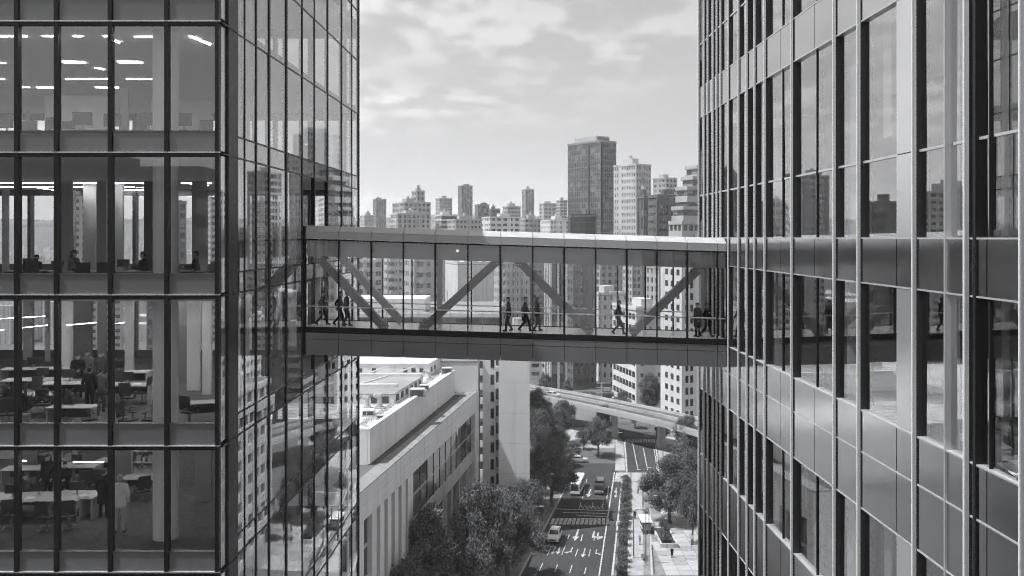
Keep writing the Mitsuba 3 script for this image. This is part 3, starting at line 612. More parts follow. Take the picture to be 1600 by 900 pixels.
# heading: 0 = facing away from the camera (+y), -90 = facing right (+x), 90 = facing left, 180 = facing the camera
BG = 'people crossing the skybridge'
def on_bridge(px, d, h, head, label, **k):
    x = X(px, d); person(label, (x, d, zb(x, -4.298)), h, head, group=BG, **k)
HB = 1.46
on_bridge(503, 38.9, HB, -80, 'person in a dark long coat walking alone at the left end of the skybridge', pose='walk', coat='coat', top='cloth_dark')
on_bridge(530, 39.0, HB, -90, 'person in black walking on the left of the pair beside the first diagonal brace', pose='walk')
on_bridge(541, 38.7, HB + .03, -95, 'person in a black jacket on the right of the pair beside the first diagonal brace', pose='stroll', coat='jacket', legs='cloth_dark')
on_bridge(795, 38.7, HB, 90, 'person in dark clothes walking left, leftmost of three at the middle of the skybridge', pose='stroll', hair='short', legs='cloth_dark')
on_bridge(820, 38.8, HB + .03, -90, 'person in a black coat walking at the centre of the three under the middle braces', pose='walk', coat='coat')
on_bridge(839, 39.0, HB, -90, 'person in grey skirt and dark top, rightmost of three at the middle of the skybridge', pose='stroll', coat='jacket', legs='cloth_mid', hair='long')
on_bridge(966, 38.8, HB, -100, 'person in a black jacket walking alone between the third and fourth braces', pose='walk', coat='jacket', legs='cloth_dark')
on_bridge(1090, 38.7, HB, 120, 'person in a dark coat, left of the pair at the right end of the skybridge', pose='stand', coat='coat', top='cloth_dark')
on_bridge(1103, 38.8, HB, -100, 'person in black stepping right, right of the pair at the right end of the skybridge', pose='walk', coat='jacket')
OF = 'people in the left tower offices'
def in_office(px, d, fl, h, head, label, dz=0, **k):
    person(label, (X(px, d), d, E + FLOORS[fl][0] + .003 + dz), h, head, group=OF, **k)
in_office(187, 30.0, 4, 1.92, 8, 'person in pale loose shirt and trousers standing with back turned on the lowest floor', pose='stand', coat='jacket', top='cloth_white', legs='cloth_pale', shoes='shoe_black', hair_m='cloth_pale')
in_office(162, 31.6, 4, 1.70, 0, 'person in a black knee length dress standing behind the pale office worker', pose='stand', coat='coat', hair='short')
in_office(45, 32.6, 4, 1.75, 150, 'person seated at the long table, leftmost on the lowest office floor', pose='sit', coat='jacket', top='cloth_dark')
in_office(75, 33.4, 4, 1.8, 170, 'person in dark clothes standing behind the long table on the lowest floor', pose='stand', coat='jacket')
in_office(102, 33.2, 4, 1.55, 180, 'person in black standing beside the mullion behind the long table on the lowest floor', pose='hold', coat='jacket')
in_office(122, 36.6, 3, 1.75, 190, 'person in a black jacket over a white shirt standing behind the white desks', pose='hold', coat='jacket')
in_office(137, 37.6, 3, 1.75, 170, 'person in grey top between two colleagues behind the white desks', pose='stand', coat='jacket', top='cloth_mid')
in_office(158, 37.0, 3, 1.78, 200, 'person in dark grey with back half turned, right of three behind the white desks', pose='stand', coat='jacket', top='cloth_dark')
in_office(140, 33.2, 3, 1.68, 0, 'person in black standing in front of the white desks on the second lowest floor', pose='stand', coat='jacket')
in_office(157, 33.4, 3, 1.62, 20, 'person in a pale shirt and dark trousers standing in front of the white desks', pose='stand', coat='jacket', top='cloth_mid', legs='cloth_dark')
in_office(111, 31.2, 2, 1.78, -90, 'person with grey top and dark hair sitting at a desk behind the second mullion', pose='sit', coat='jacket', top='cloth_mid', hair='long', dz=.10)
in_office(60, 32.0, 2, 1.62, 160, 'person sitting low behind a black high backed chair', pose='sit', coat='jacket', dz=.05)
in_office(228, 31.2, 2, 1.74, 100, 'person in black with one pale sleeve sitting at a small table left of the column', pose='sit', coat='jacket', dz=.08)
in_office(310, 31.4, 2, 1.76, 110, 'person in black sitting at the desk nearest the tower corner', pose='sit', coat='jacket', dz=.08)
# ------------------------------------------------------------------ office furniture behind the left tower's front
def rbox(x0, x1, y0, y1, z0, z1, r):
    c = [m3.Manifold.sphere(r, 8).translate((x, y, z)) for x in (x0 + r, x1 - r) for y in (y0 + r, y1 - r) for z in (z0 + r, z1 - r)]
    m = m3.Manifold.batch_hull(c).to_mesh(); return trimesh.Trimesh(m.vert_properties[:, :3], m.tri_verts)
_cd = {}
def chair_parts():
    if _cd: return _cd
    b = rbox(-.23, .23, -.27, -.21, .56, 1.08, .025); b.apply_transform(trimesh.transformations.rotation_matrix(math.radians(7), [1, 0, 0], [0, -.24, .5]))
    _cd['backrest'] = (mikit.ply(b, 'chair_black', 40), 'chair_black')
    _cd['seat'] = (mikit.ply(rbox(-.24, .24, -.22, .24, .43, .51, .03), 'chair_black', 40), 'chair_black')
    _cd['post'] = (mikit.ply(MB().tube([[0, 0, .10], [0, 0, .44]], .03, 10).bar([0, -.1, .42], [0, -.29, .62], .06, .02).get(), 'chair_metal'), 'chair_metal')
    m = MB()
    for k in range(5):
        a = k * 2 * math.pi / 5 + .3; m.bar([0, 0, .095], [.28 * math.cos(a), .28 * math.sin(a), .07], .045, .03); c = [.28 * math.cos(a), .28 * math.sin(a)]
        m.tube([[c[0] - .02, c[1], .032], [c[0] + .02, c[1], .032]], .031, 8)
    _cd['base'] = (mikit.ply(m.get(), 'chair_metal'), 'chair_metal')
    for s, n in ((-1, 'armrest'), (1, 'armrest')):
        _cd[f'armrest{s}'] = (mikit.ply(MB().box(s * .27 - .03, s * .27 + .03, -.14, .12, .66, .69).box(s * .27 - .015, s * .27 + .015, -.02, .02, .44, .66).get(), 'chair_black'), 'chair_black')
    return _cd
def chair(px, d, fl, head, label, group='office chairs in the left tower', s=1.0, pos=None):
    k = thing('office_chair', label, 'chair', group)
    p = pos or (X(px, d), d, E + FLOORS[fl][0] + .003)
    to = T().translate([float(v) for v in p]).rotate([0, 0, 1], head).scale([s] * 3)
    for n, (dd, mm) in chair_parts().items(): put_copy(f"{k}__{n.rstrip('-1') if n.startswith('armrest') else n}", dd, to, mm)
def desk(cx, cy, z, w, dep, rot, label, h=.74, panel='desk_side', group='office desks in the left tower'):
    k = thing('desk', label, 'desk', group); a = math.radians(rot); R = np.array([[math.cos(a), -math.sin(a)], [math.sin(a), math.cos(a)]])
    fr = lambda c: np.column_stack([c[:, :2] @ R.T + [cx, cy], c[:, 2] + z + .003])
    add(k + '__table_top', MB().box(-w / 2, w / 2, -dep / 2, dep / 2, h - .03, h, fr), 'desk_white')
    for s in (-1, 1): add(k + '__leg', MB().box(s * (w / 2 - .05) - .025, s * (w / 2 - .05) + .025, -dep / 2 + .04, dep / 2 - .04, 0, h - .032, fr), panel)
    add(k + '__modesty_panel', MB().box(-w / 2 + .09, w / 2 - .09, dep / 2 - .12, dep / 2 - .1, .3, h - .033, fr), 'chair_black')
    return k
def monitor(x, y, z, head, label, w=.56, h=.34):
    k = thing('monitor', label, 'monitor', 'desk monitors in the left tower'); a = math.radians(head); R = np.array([[math.cos(a), -math.sin(a)], [math.sin(a), math.cos(a)]])
    fr = lambda c: np.column_stack([c[:, :2] @ R.T + [x, y], c[:, 2] + z + .004])
    add(k + '__screen', MB().box(-w / 2, w / 2, -.02, .02, .14, .14 + h, fr), 'screen_black')
    add(k + '__stand', MB().box(-.03, .03, .02, .06, .01, .3, fr).box(-.12, .12, -.08, .1, 0, .012, fr), 'chair_metal')
def zf(fl): return E + FLOORS[fl][0]
# second highest visible floor (just above the eye): desks stand by the glass, only screens and chair backs rise over the sill
zt = zf(1) + .74
for i, (px, d, w, what) in enumerate([(10, 31.0, .52, 'tall pale monitor at the far left edge of the top office floor'), (45, 32.5, .62, 'wide monitor between the first two mullions of the top office floor'), (129, 30.2, .64, 'dark monitor in the third bay of the top office floor'),
                                      (176, 30.6, .62, 'dark monitor crossing the third mullion of the top office floor'), (231, 30.3, .50, 'dark monitor left of the white column on the top office floor'), (287, 30.4, .54, 'dark monitor right of the white column on the top office floor')]):
    monitor(X(px, d), d, zt, 6 * (i % 3 - 1), what, w=w, h=.44)
for i, (px, d, w, what) in enumerate([(25, 31.4, 3.4, 'long white desk in the left bays of the top office floor'), (140, 30.5, 2.2, 'white desk in the third bay of the top office floor'), (195, 30.9, 2.0, 'white desk behind the third mullion of the top office floor'), (262, 31.6, 2.8, 'white desk behind the column of the top office floor')]):
    desk(X(px, d), d, zf(1), w, .75, 0, what)
for px, d, hd, what in [(68, 30.6, 160, 'dark office chair between the first two mullions of the top office floor'), (100, 31.6, 190, 'dark office chair left in the third bay of the top office floor'), (222, 31.0, 200, 'dark office chair close to the white column on the top office floor'), (315, 31.2, 170, 'dark office chair near the corner of the top office floor')]:
    chair(px, d, 1, hd, what, s=1.15)
# third floor: just below the eye
for px, d, w, what in [(62, 31.2, 2.3, 'white desk of the person behind the high backed chair'), (120, 30.6, 1.5, 'white desk of the grey topped person'), (215, 30.8, 1.2, 'small white table left of the column with a laptop'), (302, 31.1, 1.1, 'white desk nearest the tower corner'), (165, 31.4, 1.3, 'white desk behind the third mullion below the poster')]:
    desk(X(px, d), d, zf(2), w, .7, 0, what)
for px, d, hd, s, what in [(56, 30.0, 0, 1.12, 'black high backed chair with its back to the glass'), (128, 29.7, 30, 1.0, 'black office chair beside the second mullion'), (168, 30.0, 0, 1.0, 'black office chair in front of the third mullion'), (242, 30.9, 90, 1.05, 'black chair against the white column'), (284, 30.4, -60, 1.0, 'black chair left of the corner desk'), (325, 30.7, 70, 1.0, 'black chair right of the corner desk')]:
    chair(px, d, 2, hd, what, s=s)
monitor(X(193, 31), 31.0, zf(2) + .74, 20, 'pale laptop screen on the small table left of the column', w=.4, h=.26)
monitor(X(90, 31.3), 31.3, zf(2) + .74, -15, 'flat dark screen in front of the grey topped person', w=.5, h=.2)
k = thing('wall_poster', 'white sheet with a small sketch pinned to the wall left of the third mullion', 'poster'); d = 42.4
add(k + '__sheet', bx(X(151, d), X(166, d), d, d + .01, E + Zr(405, d), E + Zr(389, d)), 'paper_white')
add(k + '__sketch', MB().bar([X(154, d), d - .004, E + Zr(400, d)], [X(160, d), d - .004, E + Zr(397, d)], .01, .05).bar([X(157, d), d - .007, E + Zr(401, d)], [X(162, d), d - .007, E + Zr(400, d)], .01, .04), 'chair_black')
# second lowest floor
for px, d, w, dep, rot, what in [(72, 36.5, 3.2, .9, 8, 'white desk in the left bays of the second lowest floor'), (118, 35.6, 2.6, .9, 4, 'white desk in front of the three colleagues'), (205, 35.2, 1.9, .85, -6, 'white desk with a screen and open side left of the column'),
                                 (40, 33.0, 2.4, .9, 6, 'white desk with a dark front near the left edge, second lowest floor'), (115, 30.6, 1.6, .7, 0, 'low table close to the glass on the second lowest floor'), (318, 31.4, 1.1, .7, 20, 'dark corner desk on the second lowest floor')]:
    desk(X(px, d), d, zf(3), w, dep, rot, what, panel='desk_white')
for px, d, hd, what in [(200, 33.8, 0, 'black office chair in front of the desk with an open side'), (70, 32.4, 10, 'black office chair at the left dark fronted desk'), (140, 29.8, 120, 'black chair beside the low table by the glass'), (200, 29.6, -100, 'black low chair by the glass between mullion and column'), (237, 29.7, 160, 'light framed chair close to the column foot'),
                        (297, 31.0, -20, 'black office chair at the corner desk of the second lowest floor'), (14, 30.6, 15, 'black chair at the left edge of the second lowest floor'), (180, 36.4, 180, 'black office chair behind the white desks')]:
    chair(px, d, 3, hd, what)
for px, d, what in [(199, 35.4, 'white backed screen on the desk with an open side'), (67, 36.6, 'small white desk screen at the left of the second lowest floor'), (108, 35.9, 'dark desk screen below the three colleagues'), (32, 33.1, 'dark screen on the left dark fronted desk')]:
    monitor(X(px, d), d, zf(3) + .74, 10, what, w=.46, h=.3)
def potted(px, d, fl, label, h=1.0):
    k = thing('potted_plant', label, 'plant', 'potted plants in the left tower offices'); x = X(px, d); z = zf(fl) + .003
    add(k + '__pot', MB().tube([[x, d, z], [x, d, z + .35]], [.13, .18], 14), 'desk_side')
    r = np.random.default_rng(int(px)); m = MB()
    for i in range(90):
        a, e, l = r.uniform(0, 6.28), r.uniform(.2, 1.3), r.uniform(.25, .6) * h; c = np.array([x, d, z + .35 + r.uniform(0, .35) * h]); t = np.array([math.cos(a) * math.cos(e), math.sin(a) * math.cos(e), math.sin(e)]); s = np.cross(t, [0, 0, 1]); s /= np.linalg.norm(s)
        m.put([c, c + t * l * .5 + s * .05, c + t * l, c + t * l * .5 - s * .05], [[0, 1, 2], [0, 2, 3]])
    add(k + '__leaves', m, 'fern', kind='stuff')
mat('fern', diff(0.07))
for a in [(14, 31.8, 3, 'leafy plant in a pot at the left edge of the second lowest floor', 1.5), (95, 31.4, 3, 'leafy plant in a pot right of the second mullion', 1.3), (40, 31.2, 3, 'bushy plant in a pot between the first two mullions', 1.2), (107, 31.0, 3, 'spreading plant in a pot in front of the low table', 1.0)]: potted(*a)
# lowest visible floor
for px, d, w, dep, rot, what in [(45, 31.6, 3.9, 1.2, 3, 'long white meeting table in the left bays of the lowest floor'), (122, 31.9, 1.6, 1.0, -4, 'white table end with an open side on the lowest floor'), (112, 36, 2.2, .8, 0, 'white desk at the back of the lowest floor'), (225, 34.2, 1.6, .7, 0, 'grey cluttered desk left of the column on the lowest floor')]:
    desk(X(px, d), d, zf(4), w, dep, rot, what, panel='desk_white')
for px, d, hd, what in [(18, 30.4, 10, 'black office chair leftmost at the meeting table'), (74, 30.2, -8, 'black office chair second along the meeting table'), (109, 30.3, 12, 'black office chair nearest the mullion at the meeting table'), (127, 33.6, 180, 'black office chair on the far side of the table end'), (145, 33.7, 175, 'black office chair right on the far side of the table end'), (222, 33.3, 40, 'black office chair at the grey cluttered desk'), (60, 33.4, 180, 'black office chair on the far side of the meeting table')]:
    chair(px, d, 4, hd, what)
for px, d, what in [(60, 31.8, 'dark laptop on the meeting table'), (120, 36.1, 'dark screen on the rear desk of the lowest floor')]: monitor(X(px, d), d, zf(4) + .74, 8, what, w=.4, h=.25)
for i, (px, d, fl) in enumerate([(131, 31.6, 4), (28, 31.4, 4), (48, 31.3, 4), (215, 35, 3), (85, 36.3, 3), (65, 30.9, 2), (210, 30.7, 2)]):
    k = add('paper_pile', bx(X(px, d) - .16, X(px, d) + .14, d - .12, d + .1, zf(fl) + .744, zf(fl) + .79), 'paper_white'); labels[k] = {'label': ['papers on the table end of the lowest floor', 'papers left on the meeting table', 'papers right on the meeting table', 'papers on the desk with an open side', 'papers on the desk below three colleagues', 'papers on the desk of the hidden seated person', 'papers on the small table by the column'][i], 'category': 'papers'}
def shelf(px, d, fl, w, h, label, rot=0):
    k = thing('shelving_unit', label, 'shelf', 'shelves in the left tower offices'); x = X(px, d); z = zf(fl) + .003; r = np.random.default_rng(int(px * 3))
    for s in (0, w): add(k + '__side', bx(x + s - .02, x + s + .02, d, d + .4, z, z + h), 'desk_side')
    for i in range(5): zz = z + .05 + i * (h - .1) / 4; add(k + '__shelf_board', bx(x + .021, x + w - .021, d + .02, d + .4, zz, zz + .03), 'desk_side')
    m = MB()
    for i in range(4):
        u = .05
        while u < w - .15:
            t = r.uniform(.03, .12); hh = r.uniform(.15, .32)
            if r.random() < .75: m.box(x + u, x + u + t - .006, d + .08, d + .34, z + .084 + i * (h - .1) / 4, z + .084 + i * (h - .1) / 4 + hh)
            u += t
    add(k + '__binder', m, ['paper_white', 'cloth_mid', 'desk_side'][int(px) % 3], kind='stuff')
for a in [(206, 35.4, 4, 1.7, 1.9, 'tall shelf left of the column at the back of the lowest floor'), (32, 37.6, 4, 2.2, 1.9, 'wide shelf at the back left of the lowest floor')]: shelf(*a)
for px, d, hd, what in [(96, 31.6, 200, 'black office chair pushed in at the low table, second lowest floor'), (165, 34.6, 30, 'black office chair left of the desk with an open side'), (50, 34.6, 170, 'black office chair between the two left desks, second lowest floor'), (222, 34.9, 90, 'black office chair at the right end of the desk with an open side')]: chair(px, d, 3, hd, what)
for px, d, w, rot, what in [(190, 38.5, 2.4, 4, 'white desk at the back behind the mullion, second lowest floor'), (60, 39.5, 3.0, 6, 'white desk far back left, second lowest floor')]: desk(X(px, d), d, zf(3), w, .8, rot, what, panel='desk_white')
for px, d, w, rot, what in [(190, 36.8, 2.0, -5, 'white desk behind the pale office worker'), (60, 35.6, 2.6, 4, 'white desk behind the meeting table')]: desk(X(px, d), d, zf(4), w, .8, rot, what, panel='desk_white')
for px, d, fl, what in [(186, 36.9, 4, 'dark screen on the desk behind the pale office worker'), (70, 35.7, 4, 'dark screen on the desk behind the meeting table'), (120, 31.9, 4, 'small dark laptop on the table end'), (20, 31.5, 4, 'dark laptop at the left end of the meeting table'), (150, 35.4, 3, 'dark desk screen right below the three colleagues'), (185, 38.6, 3, 'dark screen far back behind the mullion'), (52, 39.6, 3, 'dark screen far back left')]: monitor(X(px, d), d, zf(fl) + .74, 12, what, w=.5, h=.32)
# desks and chairs in the right tower's nearest bay
RFZ = E + RFL[1][0] + .003
for cx, cy, w, what in [(9.98, 17.6, 1.7, 'white desk nearest the glass in the right tower'), (10.3, 19.6, 1.6, 'white desk further back in the right tower')]:
    k = desk(cx, cy, RFZ, w, .8, 80, what, panel='desk_white', group='office desks in the right tower')
chair(0, 0, 1, 150, 'black office chair beside the nearest desk in the right tower', group='office chairs in the right tower', pos=(10.55, 17.2, RFZ))
chair(0, 0, 1, 60, 'pale legged chair behind the rear desk in the right tower', group='office chairs in the right tower', pos=(11.1, 19.3, RFZ))
k = add('paper_pile', bx(9.8, 10.2, 17.3, 17.7, RFZ + .745, RFZ + .80), 'paper_white'); labels[k] = {'label': 'papers on the desk in the right tower', 'category': 'papers'}
# ------------------------------------------------------------------ white civic block on the left below the bridge
WB = thing('civic_block', 'long white civic block with a flat roof, a finned street front and a glazed strip', 'building')
def line_frame(ox, oy, dx, dy):
    L = math.hypot(dx, dy); t = np.array([dx, dy]) / L; n = np.array([t[1], -t[0]])       # n points right / towards the street
    return (lambda c: np.column_stack([ox + c[:, 0] * t[0] + c[:, 1] * n[0], oy + c[:, 0] * t[1] + c[:, 1] * n[1], E + c[:, 2]])), L
FA, LA = line_frame(-17.85, 112.5, 7.5, 49.5)       # upper wall
FB_, LB = line_frame(-17.0, 100.0, 10.8, 67.7)      # lower, street wall
ZA, ZL = -24.0, -28.5
add(WB + '__roof', MB().box(0.4, LA - .3, -60, -.5, ZA - .6, ZA - .35, FA), 'roof_white')
add(WB + '__core', MB().box(.35, LA, -60, -.3, -55, ZA - .62, FA), 'concrete_mid')
add(WB + '__parapet', MB().box(0, LA, -.5, .02, ZA - .36, ZA, FA), 'concrete_white'); add(WB + '__parapet', MB().box(0, .5, -60, -.52, ZA - .36, ZA - .002, FA), 'concrete_white'); add(WB + '__parapet', MB().box(LA - .5, LA, -60, -.52, ZA - .36, ZA - .003, FA), 'concrete_white')
n = 26
for i in range(n):
    a, b = LA * i / n + .03, LA * (i + 1) / n - .03; add(WB + '__cladding_panel', MB().box(a, b, -.28, rng.uniform(-.012, .012), ZL + .02, ZA - .38, FA), 'concrete_white')
for i in range(12): add(WB + '__end_panel', MB().box(0.02, .3, -.32 - 2.2 * (i + 1) + .03, -.32 - 2.2 * i, ZL - 3, ZA - .38, FA), 'concrete_white')
# ledge and gutter between upper and lower wall
add(WB + '__ledge', MB().box(0.2, LB - .2, -4.2, -.35, ZL - .25, ZL - .1, FB_), 'roof_dark')
add(WB + '__ledge_coping', MB().box(0, LB, -1.9, .03, ZL - .12, ZL, FB_), 'concrete_dark')
add(WB + '__street_core', MB().box(.3, LB, -6, -4.4, -55, ZL - .3, FB_), 'interior_dark')
solve = lambda px: 33.0 / (.1595 - (px - 800) / FPX)
U = lambda px: (solve(px) - 100) / .9875
zb1 = -32.1
u0p, u1p = U(645), U(742)
nb = 24
for i in range(nb):                               # top band of cladding
    a, b = LB * i / nb + .025, LB * (i + 1) / nb - .025
    for z0, z1 in ((-30.3, ZL - .14), (-32.1, -30.34)): add(WB + '__facade_panel', MB().box(a, b, -.3, rng.uniform(-.01, .012), z0, z1, FB_), 'concrete_white')
wins = [(568, 581), (588, 593.5), (600, 605.5), (611, 616.5), (622, 627), (633, 637)]
uu = [(U(a), U(b)) for a, b in wins]; ed = [0] + [q for p in uu for q in p] + [u0p]
for a, b in zip(ed[0::2], ed[1::2]):
    if b - a < .1: continue
    for z1, z0 in ((-32.13, -39), (-39.03, -47), (-47.03, -55)): add(WB + '__pier', MB().box(a, b, -.9, .0, z0, z1, FB_), 'concrete_white')
for a, b in uu:
    z = -32.13
    while z > -54:
        add(WB + '__window', MB().box(a + .02, b - .02, -.75, -.62, z - 3.3, z - .05, FB_), 'dark_glass'); add(WB + '__window_sill', MB().box(a + .02, b - .02, -.75, -.5, z - 3.75, z - 3.32, FB_), 'concrete_mid'); z -= 3.8
nn = 11
for i in range(nn):                               # glazed strip
    a, b = u0p + (u1p - u0p) * i / nn, u0p + (u1p - u0p) * (i + 1) / nn
    for z0, z1 in ((-35.2, -32.2), (-38.4, -35.26)): add(WB + '__glazed_pane', pane(FB_, a + .04, b - .04, z0, z1, -.08, .002), 'glass_side')
    add(WB + '__glazing_bar', MB().box(a - .04, a + .04, -.2, .0, -38.4, -32.13, FB_), 'frame_mid')
add(WB + '__glazing_rail', MB().box(u0p, u1p, -.18, .01, -35.26, -35.2, FB_), 'frame_light')
add(WB + '__portal_beam', MB().box(u0p + .02, u1p, -.9, .06, -40.6, -38.42, FB_), 'concrete_mid')
add(WB + '__hall_floor', MB().box(u0p, u1p, -4.3, -.3, -38.42, -38.2, FB_), 'interior_wall')
for i in range(7): u = u0p + (u1p - u0p) * (i + .5) / 7; add(WB + '__portal_column', MB().box(u - .35, u + .35, -1.6, -.9, -55, -40.6, FB_), 'concrete_mid')
m = MB()
for i in range(24): u = u0p + (u1p - u0p) * i / 23; m.box(u - .05, u + .05, -4.3, -4.1, -55, -38.5, FB_)
add(WB + '__hall_mullion', m, 'frame_mid', kind='stuff'); add(WB + '__hall_glass', MB().box(u0p, u1p, -4.38, -4.32, -55, -32.2, FB_), 'dark_glass')
add(WB + '__end_pier', MB().box(u1p + .01, LB, -3, .02, -55, -32.13, FB_), 'concrete_white')
add(WB + '__near_end_wall', MB().box(-.02, .28, -6, -.31, -55, ZL - .14, FB_), 'concrete_white')
# roof-top plant
def rp(px, py, z): d = FPX * -z / (py - HY); return X(px, d), d
PH = ZA - .35
def roofbox(name, label, cat, x0, x1, y0, y1, h, wallm, roofm, skew=.152, base=PH):
    k = thing(name, label, cat); f = lambda c: np.column_stack([c[:, 0] + skew * (c[:, 1] - y0), c[:, 1], c[:, 2] + E + base + .003])
    add(k + '__wall', MB().box(x0, x1, y0, y1, 0, h, f), wallm); add(k + '__roof', MB().box(x0 - .12, x1 + .12, y0 - .12, y1 + .12, h + .002, h + .16, f), roofm)
    return k, f
k, f = roofbox('plant_room', 'wide low plant room with louvred openings on the white roof', 'plant room', -50, -17.3, 131, 148, 1.35, 'concrete_white', 'roof_membrane')
for a, b in ((-20.6, -18.0), (-24.0, -22.6), (-29, -26)): kk = add(k + '__louvre', MB().box(a, b, 130.9, 130.98, .15, 1.1, f), 'machine_dark')
for i in range(6): y = 132.2 + i * 2.6; add(k + '__louvre', MB().box(-17.29, -17.2, y, y + 1.3, .1, 1.1, f), 'machine_dark')
for i, xx in enumerate((-31, -26.5)): add(k + '__roof_pipe', MB().tube([[xx, 131.5, E + PH + 1.6], [xx + 6, 147, E + PH + 1.6], [xx + 9.5, 156, E + PH + 1.9]], .13, 8), 'concrete_white')
add(k + '__roof_duct', MB().box(-25, -18.6, 137, 137.6, 1.52, 1.9, f), 'concrete_white'); add(k + '__roof_upstand', MB().box(-50, -17.4, 147.2, 147.8, 1.52, 2.0, f), 'concrete_white')
k, f = roofbox('penthouse', 'white penthouse with small windows at the back of the white roof', 'penthouse', -50, -14.6, 157, 166, 2.1, 'concrete_white', 'roof_white')
for x in (-16.2, -17.6, -19, -24.5, -27, -29.5): add(k + '__window', MB().box(x, x + .7, 156.9, 156.97, .7, 1.4, f), 'dark_glass')
for y in (158.5, 161): add(k + '__window', MB().box(-14.59, -14.5, y, y + .9, .6, 1.4, f), 'dark_glass')
def gooseneck(px, py, label, s=1.0):
    z = PH; x, y = rp(px, py, z); k = thing('roof_fan', label, 'ventilator', 'roof ventilators on the white roof'); b = np.array([x, y, E + z])
    add(k + '__stack', MB().tube([b, b + [0, 0, 1.1 * s]], [.35 * s, .28 * s], 12), 'machine_grey')
    add(k + '__cowl', MB().tube([b + [0, 0, 1.1 * s], b + [0, 0, 1.35 * s], b + [-.5 * s, 0, 1.55 * s], b + [-1.2 * s, 0, 1.45 * s]], [.28 * s, .33 * s, .38 * s, .42 * s], 12), 'machine_grey')
    add(k + '__base', MB().box(x - .5 * s, x + .5 * s, y - .5 * s, y + .5 * s, E + z + .002, E + z + .25), 'concrete_mid')
gooseneck(574, 637, 'leftmost roof ventilator with a bent white cowl', 1.0); gooseneck(593, 638, 'larger roof ventilator right of the leftmost one', 1.25); gooseneck(608, 630, 'small roof ventilator beside the louvred plant room', .8)
for i, (px, py, w, h, lab) in enumerate([(640, 622, 2.2, 1.3, 'air handling unit beside the right edge of the plant room'), (566, 651, 1.6, .8, 'low roof box at the left end near the mast'), (655, 612, 1.5, 1.0, 'small air unit between plant room and parapet'), (690, 585, 1.8, 1.1, 'air unit at the far corner of the white roof'), (588, 655, 1.0, .5, 'flat roof hatch in front of the ventilators')]):
    x, y = rp(px, py, PH); k = thing('roof_unit', lab, 'air unit', 'air units on the white roof'); add(k + '__casing', bx(x, x + w, y, y + w * .8, E + PH + .12, E + PH + h), 'machine_grey'); add(k + '__grille', bx(x + .1, x + w - .1, y - .03, y - .002, E + PH + .22, E + PH + h - .1), 'machine_dark'); add(k + '__base', bx(x - .1, x + w + .1, y - .1, y + w * .8 + .1, E + PH + .002, E + PH + .118), 'concrete_mid')
sm = MB()
for i in range(24): sm.box(1 + i * 2.05, 1.06 + i * 2.05, -58, -.6, ZA - .35, ZA - .33, FA)
add(WB + '__roof_seam', sm, 'roof_dark', kind='stuff')
for o in (-2.0, -2.5): add(WB + '__roof_conduit', MB().tube([FA(np.array([[3, o, ZA - .2]]))[0], FA(np.array([[46, o, ZA - .2]]))[0]], .07, 6), 'machine_grey')
gooseneck(671, 593, 'roof ventilator at the far end by the parapet', .9)
k = thing('roof_mast', 'thin mast standing near the front corner of the white roof', 'mast'); x, y = rp(573, 666, PH)
add(k + '__pole', MB().tube([[x, y, E + PH], [x, y, E + PH + 2.1]], .06, 8), 'pole_light'); add(k + '__foot', bx(x - .3, x + .3, y - .3, y + .3, E + PH + .002, E + PH + .12), 'concrete_mid')
m = MB()
for i in range(20): u = 2 + i * 2.4; m.bar(*[FA(np.array([[u, -1.2, z]]))[0] for z in (ZA - .35, ZA + .35)], .05, .05, up=(0, 1, 0))
m.bar(FA(np.array([[1.5, -1.2, ZA + .36]]))[0], FA(np.array([[48.5, -1.2, ZA + .36]]))[0], .05, .05)
add('roof_railing', m, 'pole_light', label=None); labels['roof_railing'] = {'label': 'low metal railing along the parapet of the white roof', 'category': 'railing'}

